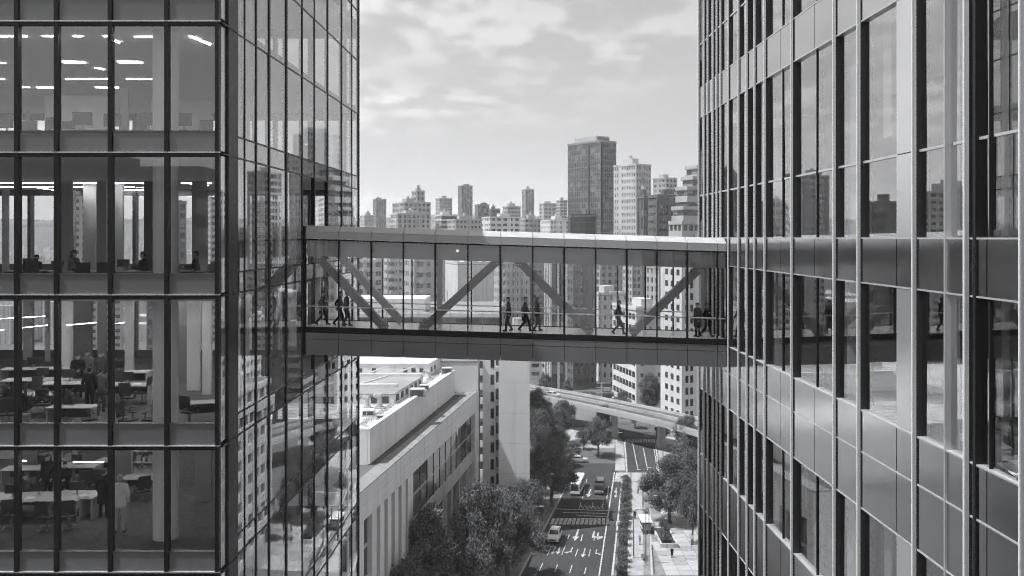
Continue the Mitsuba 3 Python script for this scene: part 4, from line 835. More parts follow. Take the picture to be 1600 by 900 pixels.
# ------------------------------------------------------------------ city buildings: a dark glazed core with bands and piers standing proud of it
def block(name, label, cat, xl, xc, xr, ytop, d, th=0.0, depth=None, style='grid', wall='concrete_mid', fl=3.3, bay=3.0, group=None, extra='hut', z0=0.0, band=1.5, pier=.9, glass='far_glass', topz=None, seed=0):
    """The corner nearest the camera stands at pixel xc and distance d; the right face runs to xr, the left one to xl, th turns it."""
    k = thing(name, label, cat, group); a = math.radians(th); kx = lambda p: (p - CX) / FPX; Xc = kx(xc) * d
    if th > 0: W = (kx(xr) * d - Xc) / (math.cos(a) - kx(xr) * math.sin(a))
    else: W = (kx(xr) - kx(xc)) * d
    Dp = depth or ((Xc - kx(xl) * d) / (math.sin(a) + kx(xl) * math.cos(a)) if th > 0 or xl < xc else W)
    Dp = min(max(Dp, 5), 70); H = (topz if topz is not None else E + Zr(ytop, d)) - z0
    if style in ('grid', 'balcony') and d > 290: rv = np.random.default_rng(int(xl * 13 + d)); fl *= rv.uniform(.88, 1.2); bay *= rv.uniform(.7, 1.6); band *= rv.uniform(.75, 1.25); pier *= rv.uniform(.5, 1.8)
    ca, sa = math.cos(a), math.sin(a)
    f = lambda c: np.column_stack([Xc + c[:, 0] * ca - c[:, 1] * sa, d + c[:, 0] * sa + c[:, 1] * ca, c[:, 2] + z0])
    r = np.random.default_rng(seed + int(xc * 7 + d)); nf = max(2, int(round(H / fl))); fl = H / nf
    add(k + '__glazing', MB().box(0, W, 0, Dp, 0, H - .05, f), glass)
    m = MB(); p = .32
    if style in ('grid', 'bands', 'balcony'):
        for i in range(nf):
            z = i * fl; m.box(-p, W + p, -p, Dp + p, z, z + band * fl / 3.3, f)
    if style in ('grid', 'piers', 'balcony', 'glass'):
        q = p - .06; pw = pier if style != 'glass' else .28
        nx, ny = max(1, round(W / bay)), max(1, round(Dp / bay))
        for i in range(nx + 1): u = W * i / nx; m.box(max(-q, u - pw / 2), min(W + q, u + pw / 2), -q, .1, 0, H, f); m.box(max(-q, u - pw / 2), min(W + q, u + pw / 2), Dp - .1, Dp + q, 0, H, f)
        for i in range(ny + 1): u = Dp * i / ny; m.box(-q, .1, max(-q + .01, u - pw / 2), min(Dp + q - .01, u + pw / 2), 0, H - .01, f); m.box(W - .1, W + q, max(-q + .01, u - pw / 2), min(Dp + q - .01, u + pw / 2), 0, H - .01, f)
    if style == 'glass':
        for i in range(nf): m.box(-.1, W + .1, -.1, Dp + .1, i * fl, i * fl + .5, f)
    if style == 'blank': m.box(-p, W + p, -p, Dp + p, 0, H, f)
    if m.n: add(k + '__wall', m, wall, kind='stuff')
    if style == 'balcony':
        b = MB(); nx = max(1, round(W / (bay * 2)))
        for i in range(1, nf):
            for j in range(nx):
                u = W * (j + .5) / nx; w = bay * .7
                if r.random() < .85: b.box(u - w, u + w, -1.5, -p - .01, i * fl - .12, i * fl + 1.0, f)
        add(k + '__balcony', b, wall, kind='stuff')
    add(k + '__roof', MB().box(-p - .1, W + p + .1, -p - .1, Dp + p + .1, H - .02, H + .25, f), 'roof_membrane')
    t = .35; e = p + .1; h1 = H + .252
    pm = MB().box(-e, W + e, -e, -e + t, h1, h1 + .9, f).box(-e, W + e, Dp + e - t, Dp + e, h1, h1 + .9, f).box(-e, -e + t, -e + t, Dp + e - t, h1, h1 + .9, f).box(W + e - t, W + e, -e + t, Dp + e - t, h1, h1 + .9, f)
    add(k + '__parapet', pm, wall)
    if style in ('grid', 'balcony', 'bands') and W > 9 and r.random() < .75:       # blank service strips and differing top floors
        st = MB()
        for j in range(int(r.integers(1, 3))):
            u = W * r.uniform(.1, .85); sw = W * r.uniform(.05, .13); st.box(u, u + sw, -p - .03, .05, 0, H - .05, f)
        if Dp > 8: u = Dp * r.uniform(.2, .7); st.box(-p - .03, .05, u, u + Dp * .12, 0, H - .06, f)
        add(k + '__service_strip', st, wall, kind='stuff')
    if style == 'grid' and d < 700 and r.random() < .8:
        b = MB(); u = W * r.uniform(.15, .6); w = W * r.uniform(.12, .25)
        for i in range(1, nf): b.box(u, u + w, -1.2, -p - .05, i * fl - .1, i * fl + .9, f)
        add(k + '__balcony', b, wall, kind='stuff')
    if extra in ('hut', 'tank'):
        w, dd, hh = W * r.uniform(.28, .5), Dp * r.uniform(.3, .5), r.uniform(2.6, 4.2); x, y = W * r.uniform(.15, .45), Dp * r.uniform(.2, .4)
        add(k + '__rooftop_hut', MB().box(x, x + w, y, y + dd, h1, h1 + hh, f), wall)
        if r.random() < .7: c = f(np.array([[x + w * .5, y + dd * .5, h1 + hh + .002], [x + w * .5, y + dd * .5, h1 + hh + 1.8]])); add(k + '__water_tank', MB().tube(c, 1.0, 12), 'machine_grey')
        for j in range(3): x, y = W * r.uniform(.05, .85), Dp * r.uniform(.02, .2); add(k + '__air_unit', MB().box(x, x + 1.6, y, y + 1.2, h1, h1 + 1.2, f), 'machine_grey')
        c = f(np.array([[W * .7, Dp * .5, h1], [W * .7, Dp * .5, h1 + 5]])); add(k + '__antenna', MB().tube(c, .07, 5), 'pole_metal')
    return k, f, W, Dp, H
SK = 'skyline towers beyond the skybridge'
# big towers right of the middle
k, f, W, Dp, H = block('skyscraper', 'tallest dark slab skyscraper with a dark vertical groove and a rooftop frame', 'skyscraper', 888, 938, 962, 222, 500, 38, style='glass', wall='tower_glass_wall', fl=3.4, bay=1.5, extra=None, group=SK)
for u0, u1, v0, v1 in ((-.5, .1, Dp * .32, Dp * .36), (W * .05, W * .13, -.5, .1)): add(k + '__groove', MB().box(u0, u1, v0, v1, 0, H - 1, f), 'machine_dark')
m = MB()
for i in range(7): m.box(W * .1 + i * W * .13, W * .1 + i * W * .13 + .4, Dp * .15, Dp * .85, H + .3, H + 3.4, f)
m.box(W * .1, W * .9, Dp * .15, Dp * .85, H + 3.4, H + 4.0, f); add(k + '__roof_frame', m, 'concrete_mid', kind='stuff'); add(k + '__roof_block', MB().box(W * .3, W * .7, Dp * .3, Dp * .6, H + .3, H + 3.2, f), 'brick_grey')
block('skyscraper', 'pale residential skyscraper right of the tallest dark one, with a penthouse block', 'skyscraper', 960, 994, 1016, 259, 455, 40, style='grid', wall='concrete_pale', fl=3.1, bay=2.2, pier=.8, band=1.35, group=SK)
block('high_rise', 'small pale high rise with an overhanging roof deck behind the dark blocks', 'high rise', 1021, 1040, 1057, 280, 620, 35, style='grid', wall='concrete_pale', fl=3.2, bay=2.5, group=SK)
block('high_rise', 'dark grey high rise block in front of the small pale high rise', 'high rise', 1014, 1027, 1064, 308, 400, 20, style='grid', wall='brick_grey', bay=4.5, pier=2.6, band=1.9, group=SK)
block('high_rise', 'narrow dark high rise slab squeezed left of the dark grey block', 'high rise', 1000, 1006, 1016, 309, 430, 30, style='piers', wall='brick_grey', bay=2.4, group=SK)
# stepped white block at the right tower's edge
for i, (xl, xc, xr, yt, lab) in enumerate([(1047, 1066, 1100, 351, 'lowest white terrace of the stepped block beside the right tower'), (1052, 1068, 1100, 328, 'second white terrace of the stepped block beside the right tower'), (1062, 1074, 1102, 297, 'third white terrace of the stepped block beside the right tower'), (1074, 1083, 1104, 281, 'fourth terrace of the stepped block beside the right tower'), (1083, 1089, 1106, 264, 'top terrace of the stepped block beside the right tower')]):
    block('terrace_block', lab, 'building', xl, xc, xr, yt, 262 + i * 3.5, 28, style='bands' if i else 'grid', wall='concrete_mid', fl=3.6, band=1.7, bay=2.2, pier=.5, extra=None, group='terraces of the stepped white block', z0=0 if i == 0 else 30 + i * 2)
block('low_block', 'low dark glass block at the foot of the tallest skyscraper', 'building', 892, 894, 931, 338, 440, 0, style='glass', wall='machine_dark', extra=None, group=SK, glass='dark_glass')
# left skyline
for xl, xc, xr, yt, d, th, st, wl, nm, lab in [
    (583, 588, 603, 312, 1200, 25, 'piers', 'concrete_dark', 'high_rise', 'leftmost grey high rise of the skyline, beside the left tower'),
    (644, 651, 663, 300, 640, 30, 'grid', 'concrete_mid', 'high_rise', 'upper part of the stepped block rising above its terraces'),
    (614, 632, 672, 318, 630, 22, 'grid', 'concrete_mid', 'apartment_block', 'wide stepped apartment block at the left of the skyline'),
    (611, 622, 672, 336, 600, 18, 'grid', 'concrete_pale', 'apartment_block', 'pale lower front of the stepped apartment block'),
    (681, 687, 706, 311, 1000, 25, 'grid', 'concrete_mid', 'high_rise', 'square grey high rise second from the stepped block'),
    (716, 721, 738, 291, 1100, 20, 'piers', 'concrete_dark', 'high_rise', 'slender tall grey high rise left of the skyline middle'),
    (742, 747, 764, 321, 900, 22, 'grid', 'brick_grey', 'apartment_block', 'dark block right of the slender tall high rise'),
    (763, 768, 781, 328, 820, 20, 'grid', 'brick_grey', 'apartment_block', 'low dark block in the skyline middle'),
    (786, 793, 813, 324, 800, 24, 'grid', 'concrete_mid', 'apartment_block', 'grey block with a rooftop tank in the skyline middle'),
    (753, 766, 812, 341, 600, 18, 'grid', 'concrete_white', 'apartment_block', 'low white apartment block in front of the skyline middle'),
    (816, 821, 834, 297, 1050, 18, 'piers', 'concrete_mid', 'high_rise', 'slender pale high rise right of the skyline middle'),
    (843, 850, 869, 319, 900, 24, 'grid', 'concrete_pale', 'high_rise', 'pale high rise left of the tallest skyscraper'),
    (870, 875, 886, 314, 1000, 20, 'grid', 'concrete_pale', 'high_rise', 'narrow pale high rise touching the tallest skyscraper'),
    (845, 860, 893, 346, 620, 20, 'grid', 'concrete_white', 'apartment_block', 'low white block in front of the pale high rises'),
    (680, 690, 716, 338, 640, 20, 'bands', 'concrete_white', 'apartment_block', 'low white block with roof steps below the square high rise'),
    (700, 712, 752, 345, 560, 24, 'grid', 'concrete_mid', 'apartment_block', 'low grey block below the slender tall high rise'),
    (563, 570, 584, 338, 900, 24, 'grid', 'concrete_mid', 'apartment_block', 'hazy low block at the left end of the skyline'),
    (812, 820, 846, 344, 640, 22, 'grid', 'concrete_mid', 'apartment_block', 'low grey block below the slender pale high rise')]:
    block(nm, lab, 'high rise' if nm == 'high_rise' else 'apartment block', xl, xc, xr, yt, d, th, style=st, wall=wl, fl=3.3, bay=2.8 if d < 900 else 3.5, group=SK, extra='hut' if d < 1000 else 'tank')
# blocks seen through the bridge's glass
GB = 'city blocks seen through the skybridge glass'
for xl, xc, xr, yt, d, th, st, wl, lab in [
    (470, 492, 536, 388, 300, 25, 'balcony', 'concrete_pale', 'pale apartment block behind the left end of the skybridge'),
    (540, 556, 598, 396, 330, 20, 'balcony', 'concrete_white', 'grey apartment block behind the second glass bay'),
    (596, 606, 640, 384, 380, 24, 'balcony', 'concrete_pale', 'balconied block behind the third glass bay'),
    (630, 648, 694, 392, 300, 18, 'grid', 'concrete_mid', 'dark windowed block behind the fourth glass bay'),
    (690, 700, 736, 378, 420, 22, 'grid', 'concrete_pale', 'pale windowed block behind the grey far post'),
    (694, 716, 770, 414, 360, 16, 'blank', 'concrete_white', 'blank white walled block behind the fifth glass bay'),
    (764, 784, 826, 386, 390, 20, 'balcony', 'concrete_pale', 'grey balconied block behind the bridge middle'),
    (820, 832, 856, 394, 440, 22, 'grid', 'concrete_dark', 'dark block behind the group of three people'),
    (852, 860, 885, 407, 320, 16, 'piers', 'concrete_white', 'bright white slab behind the third brace'),
    (884, 896, 930, 398, 330, 18, 'grid', 'brick_grey', 'dark brick block right of the bright white slab'),
    (926, 938, 978, 392, 430, 20, 'grid', 'concrete_mid', 'grey block behind the lone walker'),
    (974, 988, 1032, 390, 400, 24, 'grid', 'concrete_pale', 'grey block behind the fourth brace'),
    (924, 940, 980, 462, 340, 20, 'grid', 'concrete_white', 'low white box block behind the lone walker'),
    (1010, 1030, 1062, 420, 330, 26, 'grid', 'concrete_pale', 'pale block with dark windows left of the pair of people')]:
    block('apartment_block', lab, 'apartment block', xl, xc, xr, yt, d, th, style=st, wall=wl, fl=3.1, bay=2.6, group=GB, extra='hut')
# far low city filling the plain
m = MB(); r = np.random.default_rng(21)
for i in range(1500):
    y = 460 + 4200 * r.random() ** 1.5; x = r.uniform(-.75, .75) * y; h = r.uniform(8, 24 + 20 * (r.random() < .2)); w = r.uniform(10, 26)
    if y < 700 and h > 30: h = 22
    m.box(x, x + w, y, y + w * r.uniform(.6, 1.4), 0, h)
add('city_houses', m, 'concrete_pale'); labels['city_houses'] = {'label': 'far low houses of the city plain', 'category': 'houses', 'kind': 'stuff'}
# broad white roof beyond the civic block
block('hall', 'broad white flat roofed hall seen through the lower bridge glass', 'hall', 480, 480, 780, 478, 207, 0, depth=36, style='bands', wall='concrete_white', extra='hut', topz=E - 18.6)
# slab behind the civic block with a plain end wall
k, f, W, Dp, H = block('slab_block', 'tall white slab block with a blank wall facing the viewer above the street trees', 'building', 758, 782, 825, 540, 166.5, 0, depth=16, style='blank', wall='concrete_white', extra='hut', topz=E - 21.5)
for i in range(1, 6): add(k + '__wall_joint', MB().box(-.34, W + .34, -.335, -.325, i * 5.6, i * 5.6 + .05, f), 'concrete_mid')
k, f, W, Dp, H = block('slab_block', 'set back wing of the white slab block with window strip and stacked balconies', 'building', 745, 757, 781, 548, 169.5, 0, depth=14, style='blank', wall='concrete_white', extra=None, topz=E - 22.0)
for i in range(10):
    z = H - 3.2 * (i + 1)
    if z < 1: break
    add(k + '__window', MB().box(W * .40, W * .62, -.40, -.325, z + .6, z + 2.5, f), 'dark_glass'); add(k + '__loggia', MB().box(W * .74, W * .97, -.42, -.322, z + 1.0, z + 3.0, f), 'machine_dark'); add(k + '__balcony', MB().box(W * .72, W * .98, -.95, -.325, z + .05, z + .85, f), 'concrete_pale')
block('annex', 'white annex behind the long civic block, facing the viewer', 'building', 560, 682, 744, 566, 166, 0, depth=10, style='blank', wall='concrete_white', extra='hut', topz=E - 23.1)
k, f, W, Dp, H = block('low_house', 'small white house front peeping out between the blank wall and the trees', 'building', 800, 800, 834, 676, 204, 0, depth=8, style='grid', wall='concrete_white', extra=None)
# blocks around the junction
k, f, W, Dp, H = block('office_block', 'white office block with bright slanting ribbon windows beyond the flyover', 'office block', 958, 995, 1040, 500, 285, 13, style='blank', wall='concrete_white', extra='hut', topz=31.5, depth=22)
for i in range(8):
    z = H - 3.7 * (i + 1)
    if z < 0.5: break
    for j in range(7): v = .8 + j * 3.0; add(k + '__window', MB().box(-.40, -.322, v, v + 2.3, z + 1.0, z + 2.8, f), 'dark_glass')
    for j in range(3): u = 1.2 + j * 2.9; add(k + '__end_window', MB().box(u, u + .9, -.40, -.322, z + 1.2, z + 2.5, f), 'far_glass')
k, f, W, Dp, H = block('office_block', 'white tall block with paired dark windows beside the right tower, beyond the flyover', 'office block', 1050, 1066, 1092, 416, 250, 18, style='blank', wall='concrete_white', extra='hut', topz=E - 8.2, depth=12)
for i in range(14):
    z = H - 3.3 * (i + 1)
    if z < .5: break
    for j in range(3): v = 1.0 + j * 3.4; add(k + '__side_window', MB().box(-.40, -.322, v, v + 1.6, z + .9, z + 2.5, f), 'dark_glass')
    for j in range(2): u = .8 + j * 1.5; add(k + '__window', MB().box(u, u + .9, -.40, -.322, z + .6, z + 2.6, f), 'dark_glass')
for xl, xc, xr, d, th, st, wl, h, lab in [(822, 828, 862, 345, 12, 'grid', 'concrete_white', 16, 'low white block with dark garage openings left beyond the flyover'), (862, 868, 897, 420, 10, 'piers', 'brick_grey', 26, 'dark ribbed block beyond the flyover'),
                                          (896, 900, 929, 365, 10, 'blank', 'concrete_mid', 24, 'blank grey slab beyond the flyover'), (928, 932, 958, 385, 10, 'glass', 'machine_dark', 28, 'dark glass block left of the white office block'), (1038, 1042, 1052, 300, 14, 'grid', 'concrete_mid', 30, 'narrow grey block between the two white office blocks')]:
    block('city_block', lab, 'building', xl, xc, xr, 500, d, th, style=st, wall=wl, bay=3.4, group='blocks beyond the flyover', extra='hut', topz=h, depth=14)
# towers mirrored in the side glass, and the neighbour behind the camera mirrored in the left tower's front
RG = 'towers mirrored in the tower glass'
for xl, xc, xr, yt, d, th, st, wl, lab in [(1106, 1140, 1196, 205, 480, 25, 'grid', 'concrete_pale', 'pale tower hidden behind the right tower, nearest its edge'), (1205, 1225, 1260, 268, 420, 20, 'grid', 'concrete_mid', 'grey tower hidden behind the right tower, second from its edge'), (1262, 1285, 1330, 300, 360, 22, 'balcony', 'concrete_white', 'white balconied tower hidden behind the right tower'),
                                           (1335, 1350, 1390, 255, 520, 20, 'piers', 'brick_grey', 'dark ribbed tower hidden behind the right tower'), (1395, 1420, 1470, 310, 330, 20, 'grid', 'concrete_pale', 'pale block hidden behind the right tower'), (1480, 1500, 1570, 280, 420, 15, 'grid', 'concrete_mid', 'broad grey tower hidden behind the right tower'),
                                           (490, 510, 552, 292, 520, 20, 'grid', 'concrete_pale', 'pale tower hidden behind the left tower, nearest its edge'), (440, 455, 486, 262, 600, 20, 'piers', 'brick_grey', 'dark ribbed tower hidden behind the left tower'), (380, 400, 436, 318, 380, 20, 'balcony', 'concrete_pale', 'pale balconied block hidden behind the left tower'),
                                           (300, 330, 376, 276, 460, 20, 'grid', 'concrete_mid', 'grey tower hidden behind the left tower'), (200, 230, 290, 318, 330, 20, 'grid', 'concrete_dark', 'dark block hidden behind the left tower'), (60, 100, 190, 300, 380, 20, 'grid', 'concrete_pale', 'broad pale block hidden behind the left tower')]:
    block('city_tower', lab, 'tower', xl, xc, xr, yt, d, th, style=st, wall=wl, bay=2.8, group=RG, extra='hut')
for xl, xr, d, h, st, wl, lab in [(1160, 1210, 140, 28, 'grid', 'concrete_pale', 'pale block hidden behind the right tower near the promenade'), (1225, 1300, 112, 36, 'balcony', 'concrete_mid', 'grey balconied block hidden behind the right tower near the promenade'), (1230, 1300, 235, 32, 'grid', 'concrete_white', 'white block hidden behind the right tower beyond the flyover end'),
                              (1305, 1385, 222, 40, 'grid', 'brick_grey', 'dark block hidden behind the right tower beyond the flyover end'), (1130, 1165, 285, 36, 'bands', 'concrete_mid', 'banded block hidden behind the right tower, far side of the flyover'), (1172, 1225, 290, 27, 'grid', 'concrete_dark', 'dark low block hidden behind the right tower, far side of the flyover'),
                              (1290, 1400, 146, 30, 'bands', 'concrete_pale', 'pale banded block hidden behind the right tower'), (1430, 1570, 190, 44, 'grid', 'concrete_mid', 'large grey block hidden behind the right tower')]:
    block('city_block', lab, 'building', xl, xl, xr, 0, d, 0, depth=22, style=st, wall=wl, bay=3.0, group=RG, extra='hut', topz=h)
k = thing('neighbour_building', 'office building behind the viewer, mirrored in the left tower front', 'building')
add(k + '__glazing', bx(-110, -41, -90, -60, 0, 62), 'dark_glass'); m = MB()
for z in np.arange(0, 62, 4.0): m.box(-110.4, -40.6, -90.4, -59.6, z, z + 1.7)
for x in np.arange(-110, -40.9, 4.2): m.box(x - .5, x + .5, -59.9, -59.66, 0, 62.4)
add(k + '__facade_grid', m, 'neighbour_wall', kind='stuff'); add(k + '__roof', bx(-110.6, -40.4, -90.6, -59.4, 62.1, 64), 'concrete_mid'); add(k + '__penthouse', bx(-74, -58, -84, -66, 64.01, 67), 'concrete_dark')
thing('neighbour_building', 'second building behind the viewer, mirrored low in the left tower front', 'building')
add('neighbour_building_001__glazing', bx(-39, 6, -75, -48, 0, 44), 'dark_glass'); m = MB()
for z in np.arange(0, 44, 4.0): m.box(-39.4, 6.4, -75.4, -47.6, z, z + 1.6)
add('neighbour_building_001__facade_grid', m, 'neighbour_wall', kind='stuff'); add('neighbour_building_001__roof', bx(-39.6, 6.6, -75.6, -47.4, 44.1, 45), 'roof_dark')
# ------------------------------------------------------------------ flyover
FO = thing('flyover', 'curved concrete flyover with pale parapets crossing above the junction', 'flyover')
ctrl = np.array([[-70, 318, 8.6], [-30, 297, 8.6], [4.5, 272, 8.5], [26, 249.5, 8.3], [43, 228.5, 8.0], [58, 205, 7.0], [72, 178, 5.0]])
tt = np.linspace(0, 6, 49)
from scipy.interpolate import CubicSpline
path = CubicSpline(np.arange(7), ctrl)(tt); tg = CubicSpline(np.arange(7), ctrl)(tt, 1); nr = np.stack([tg[:, 1], -tg[:, 0]], 1); nr /= np.linalg.norm(nr, axis=1)[:, None]
def ribbon(o0, o1, z0, z1):
    v = []; f = []
    for p, n in zip(path, nr):
        for o, z in ((o0, z0), (o1, z0), (o1, z1), (o0, z1)): v.append([p[0] + n[0] * o, p[1] + n[1] * o, p[2] + z])
    for i in range(len(path) - 1):
        for j in range(4): a, b = i * 4 + j, i * 4 + (j + 1) % 4; f += [[a, b, b + 4], [a, b + 4, a + 4]]
    return np.array(v), np.array(f)
add(FO + '__deck', ribbon(-5.2, 5.2, -.7, 0), 'asphalt_old'); add(FO + '__edge_beam', ribbon(-5.6, -5.21, -.85, .15), 'concrete_mid'); add(FO + '__edge_beam', ribbon(5.21, 5.6, -.85, .15), 'concrete_mid')
add(FO + '__parapet', ribbon(-5.55, -5.3, .152, .75), 'concrete_pale'); add(FO + '__parapet', ribbon(5.3, 5.55, .152, .75), 'concrete_pale'); add(FO + '__centre_barrier', ribbon(-.2, .2, .002, .8), 'concrete_mid')
add(FO + '__girder', ribbon(-2.6, 2.6, -1.35, -.71), 'concrete_pale')
for px, w in ((700, 1), (850, 1), (958, .8), (1037, 1.0)):
    i = int(np.argmin(abs(CX + FPX * path[:, 0] / path[:, 1] - px))); p = path[i]
    add(FO + '__pier', MB().box(p[0] - w, p[0] + w, p[1] - .8, p[1] + .8, 0, p[2] - 1.37), 'concrete_pale'); add(FO + '__pier_cap', MB().bar([p[0] - nr[i][0] * 4, p[1] - nr[i][1] * 4, p[2] - 1.1], [p[0] + nr[i][0] * 4, p[1] + nr[i][1] * 4, p[2] - 1.1], 1.2, .45), 'concrete_pale')

# ------------------------------------------------------------------ trees
def tree_mesh(seed, H, R, base, n_clump, leaf=.4, conic=0.0, lobes=24):
    r = np.random.default_rng(seed); tr = MB(); top = H * .92
    pts = [[0, 0, 0], [r.normal(0, .1), r.normal(0, .1), base * .6], [r.normal(0, .25), r.normal(0, .25), base + (H - base) * .35], [r.normal(0, .3), r.normal(0, .3), top]]
    tr.tube(pts, [.034 * H, .025 * H, .016 * H, .004 * H], 8)
    cs = []                                     # crown = many uneven lobes, each a cloud of leaf clumps, with gaps between them
    for i in range(lobes):
        u = (i + .5) / lobes; z = base + (H - base) * (.10 + .80 * u); prof = (1 - conic) * math.sin(math.pi * min(.95, .20 + .72 * u)) + conic * (1.05 - u)
        a = i * 2.4 + r.uniform(-.6, .6); rad = R * prof * (r.uniform(.15, .9) ** .6); c = np.array([math.cos(a) * rad, math.sin(a) * rad, z + r.normal(0, .25)]); s = R * r.uniform(.20, .37) * (.6 + .45 * prof)
        cs.append((c, s))
        if i % 2 == 0: tr.tube([[0, 0, base * .75 + (z - base) * .4], c * [.5, .5, 0] + np.array([0, 0, z - s * .6]), c], [.012 * H, .008 * H, .003 * H], 5)
    V, C = [], []
    for i in range(n_clump):
        c, s = cs[r.integers(len(cs))]; d = r.normal(size=3); d /= np.linalg.norm(d); d[2] = d[2] * .8 + .1
        p = c + d * s * (r.uniform(.3, 1.0) ** .5) * (1 + .25 * r.normal() * (r.random() < .3)); m = 16
        q = p + r.normal(size=(m, 3)) * leaf * .9; t = r.normal(size=(m, 3)); t /= np.linalg.norm(t, axis=1)[:, None]; nn = r.normal(size=(m, 3)) * .45 + d * 1.2 + [0, 0, .35]; s2 = np.cross(t, nn); s2 /= np.linalg.norm(s2, axis=1)[:, None] + 1e-9
        l = leaf * r.uniform(.6, 1.2, (m, 1)); w = l * .55
        V.append(np.stack([q - t * l * .5, q + s2 * w * .5, q + t * l * .5, q - s2 * w * .5], 1).reshape(-1, 3)); tone = .125 * r.uniform(.55, 1.5) * r.uniform(.8, 1.25, (m, 1)); C.append(np.repeat(np.repeat(tone, 4, 0), 3, 1))
    V = np.vstack(V); C = np.vstack(C); n = len(V) // 4; i = np.arange(n)[:, None] * 4
    F = np.vstack([i + [0, 1, 2], i + [0, 2, 3]])
    return tr.get(), (V, F, C)
PROT = {}
for nm, a in {'round': (1, 12, 4.6, 3.6, 1000), 'broad': (2, 15, 6.2, 4.0, 1700, .42), 'tall': (3, 19, 5.0, 3.5, 1700, .42, .55, 30), 'dense': (4, 14, 5.6, 3.2, 1900, .4, .1, 28), 'small': (5, 9, 3.4, 2.6, 520, .34)}.items():
    t, (v, f, c) = tree_mesh(*a); PROT[nm] = (mikit.ply(t, 'bark', True), mikit.ply((v, f), 'leaf', False, color=c), a[1], a[2])
def tree(label, px, d, ytop, wpx, proto, rot=0, group='street trees', z0=0.1, cat='tree', name='tree'):
    k = thing(name, label, cat, group); bark, leaf, H, R = PROT[proto]; h = E + Zr(ytop, d) - z0; sz = h / (H * .97); sx = wpx / FPX * d / (1.9 * R)
    to = T().translate([float(X(px, d)), float(d), z0]).rotate([0, 0, 1], rot).scale([float(sx), float(sx), float(sz)])
    put_copy(k + '__trunk', bark, to); put_copy(k + '__crown', leaf, to); labels[k + '__crown'] = {'kind': 'stuff'}
for a in [('tall dark tree in front of the finned wall of the civic block', 672, 121, 786, 104, 'tall', 40),
          ('low bushy tree at the bottom edge left of the tall dark tree', 640, 112, 868, 80, 'small', 80),
          ('broad leafy tree in front of the dark portal recess', 757, 133, 758, 96, 'broad', 10),
          ('large sunlit tree overhanging the left pavement near the bottom', 793, 143, 772, 100, 'dense', 120),
          ('tree behind the broad leafy one, reaching up to the blank white wall', 820, 160, 752, 70, 'broad', 200),
          ('dense dark tree standing beside the white bus', 862, 183, 690, 76, 'dense', 20),
          ('tall dark tree against the right edge of the blank white wall', 842, 205, 640, 56, 'broad', 70),
          ('tree between the small white house and the flyover', 836, 232, 610, 44, 'round', 120),
          ('round tree with a bare trunk just below the flyover, left of the plaza', 880, 238, 626, 44, 'round', 0),
          ('bushy tree below the round bare trunked tree', 868, 214, 668, 46, 'dense', 300),
          ('low tree on the left rim of the plaza', 893, 222, 690, 30, 'small', 33),
          ('round tree standing alone on the plaza', 935, 224, 655, 44, 'round', 200),
          ('slender tree behind the lone plaza tree', 944, 246, 632, 27, 'tall', 90),
          ('big full tree right of the promenade, nearest the viewer', 1046, 172, 714, 78, 'dense', 250),
          ('full tree behind the big one at the right tower edge', 1074, 186, 704, 54, 'broad', 130),
          ('tree under the end of the flyover by the right tower', 1074, 222, 652, 44, 'dense', 15),
          ('pale topped tree between the flyover end and the big full tree', 1066, 204, 690, 36, 'small', 60),
          ('dark tree in front of the grey end wall of the white office block', 1018, 275, 586, 40, 'dense', 100),
          ('small tree at the foot of the bright ribbon windows', 972, 274, 612, 26, 'round', 45),
          ('conical dark tree behind the flyover near its left end', 887, 300, 592, 17, 'tall', 10),
          ('bushy tree filling the gap left of the round bare trunked tree', 856, 226, 640, 40, 'round', 66),
          ('low leafy tree at the near left corner of the plaza', 884, 205, 700, 30, 'small', 190),
          ('low leafy tree left of the dense dark tree', 834, 192, 716, 44, 'dense', 77),
          ('leafy tree behind the flyover at the left, taller one', 852, 305, 585, 24, 'round', 12),
          ('leafy tree under the left part of the flyover', 842, 262, 612, 36, 'dense', 222),
          ('low tree under the flyover between the two piers', 992, 258, 636, 24, 'small', 98),
          ('low tree on the left side of the lone plaza tree', 912, 232, 672, 22, 'small', 140),
          ('thin tree right of the traffic island', 1034, 236, 660, 22, 'round', 31),
          ('tree at the lower right corner by the right tower', 1082, 160, 752, 40, 'broad', 84),
          ('low leafy tree at the bottom edge below the large sunlit tree', 735, 126, 838, 62, 'small', 140),
          ('low dark tree behind the flyover in the middle', 922, 310, 612, 34, 'small', 145),
          ('low tree behind the flyover left of the white office block', 948, 296, 608, 22, 'round', 245)]: tree(*a)
def shrub(label, px, py, w, group='shrubs of the planted median', h=None, name='shrub'):
    d = G(px, py)[1]; tree(label, px, d, HY + (E - (h or 1.6)) / d * FPX, w, 'small', rot=int(px * 31) % 360, group=group, cat='shrub', name=name, z0=-.55)
for i, (x, y) in enumerate([(890, 178), (884, 245), (886, 300), (882, 350), (885, 400), (880, 455), (880, 495), (875, 560), (872, 610), (868, 665), (858, 745), (866, 790), (868, 835), (852, 890)]):
    ordn = ['first', 'second', 'third', 'fourth', 'fifth', 'sixth', 'seventh', 'eighth', 'ninth', 'tenth', 'eleventh', 'twelfth', 'thirteenth', 'fourteenth'][i]
    shrub(f'{ordn} median shrub counted from the bright crossing towards the viewer', *z8(x, y), 17 + (i % 3) * 2, h=1.9 + .3 * (i % 2))
med = gp((963, 900), (973.5, 756), (981.5, 756), (980.5, 900)); struct('median_bed', MB().prism(Polygon(med), 0, .14), 'soil')

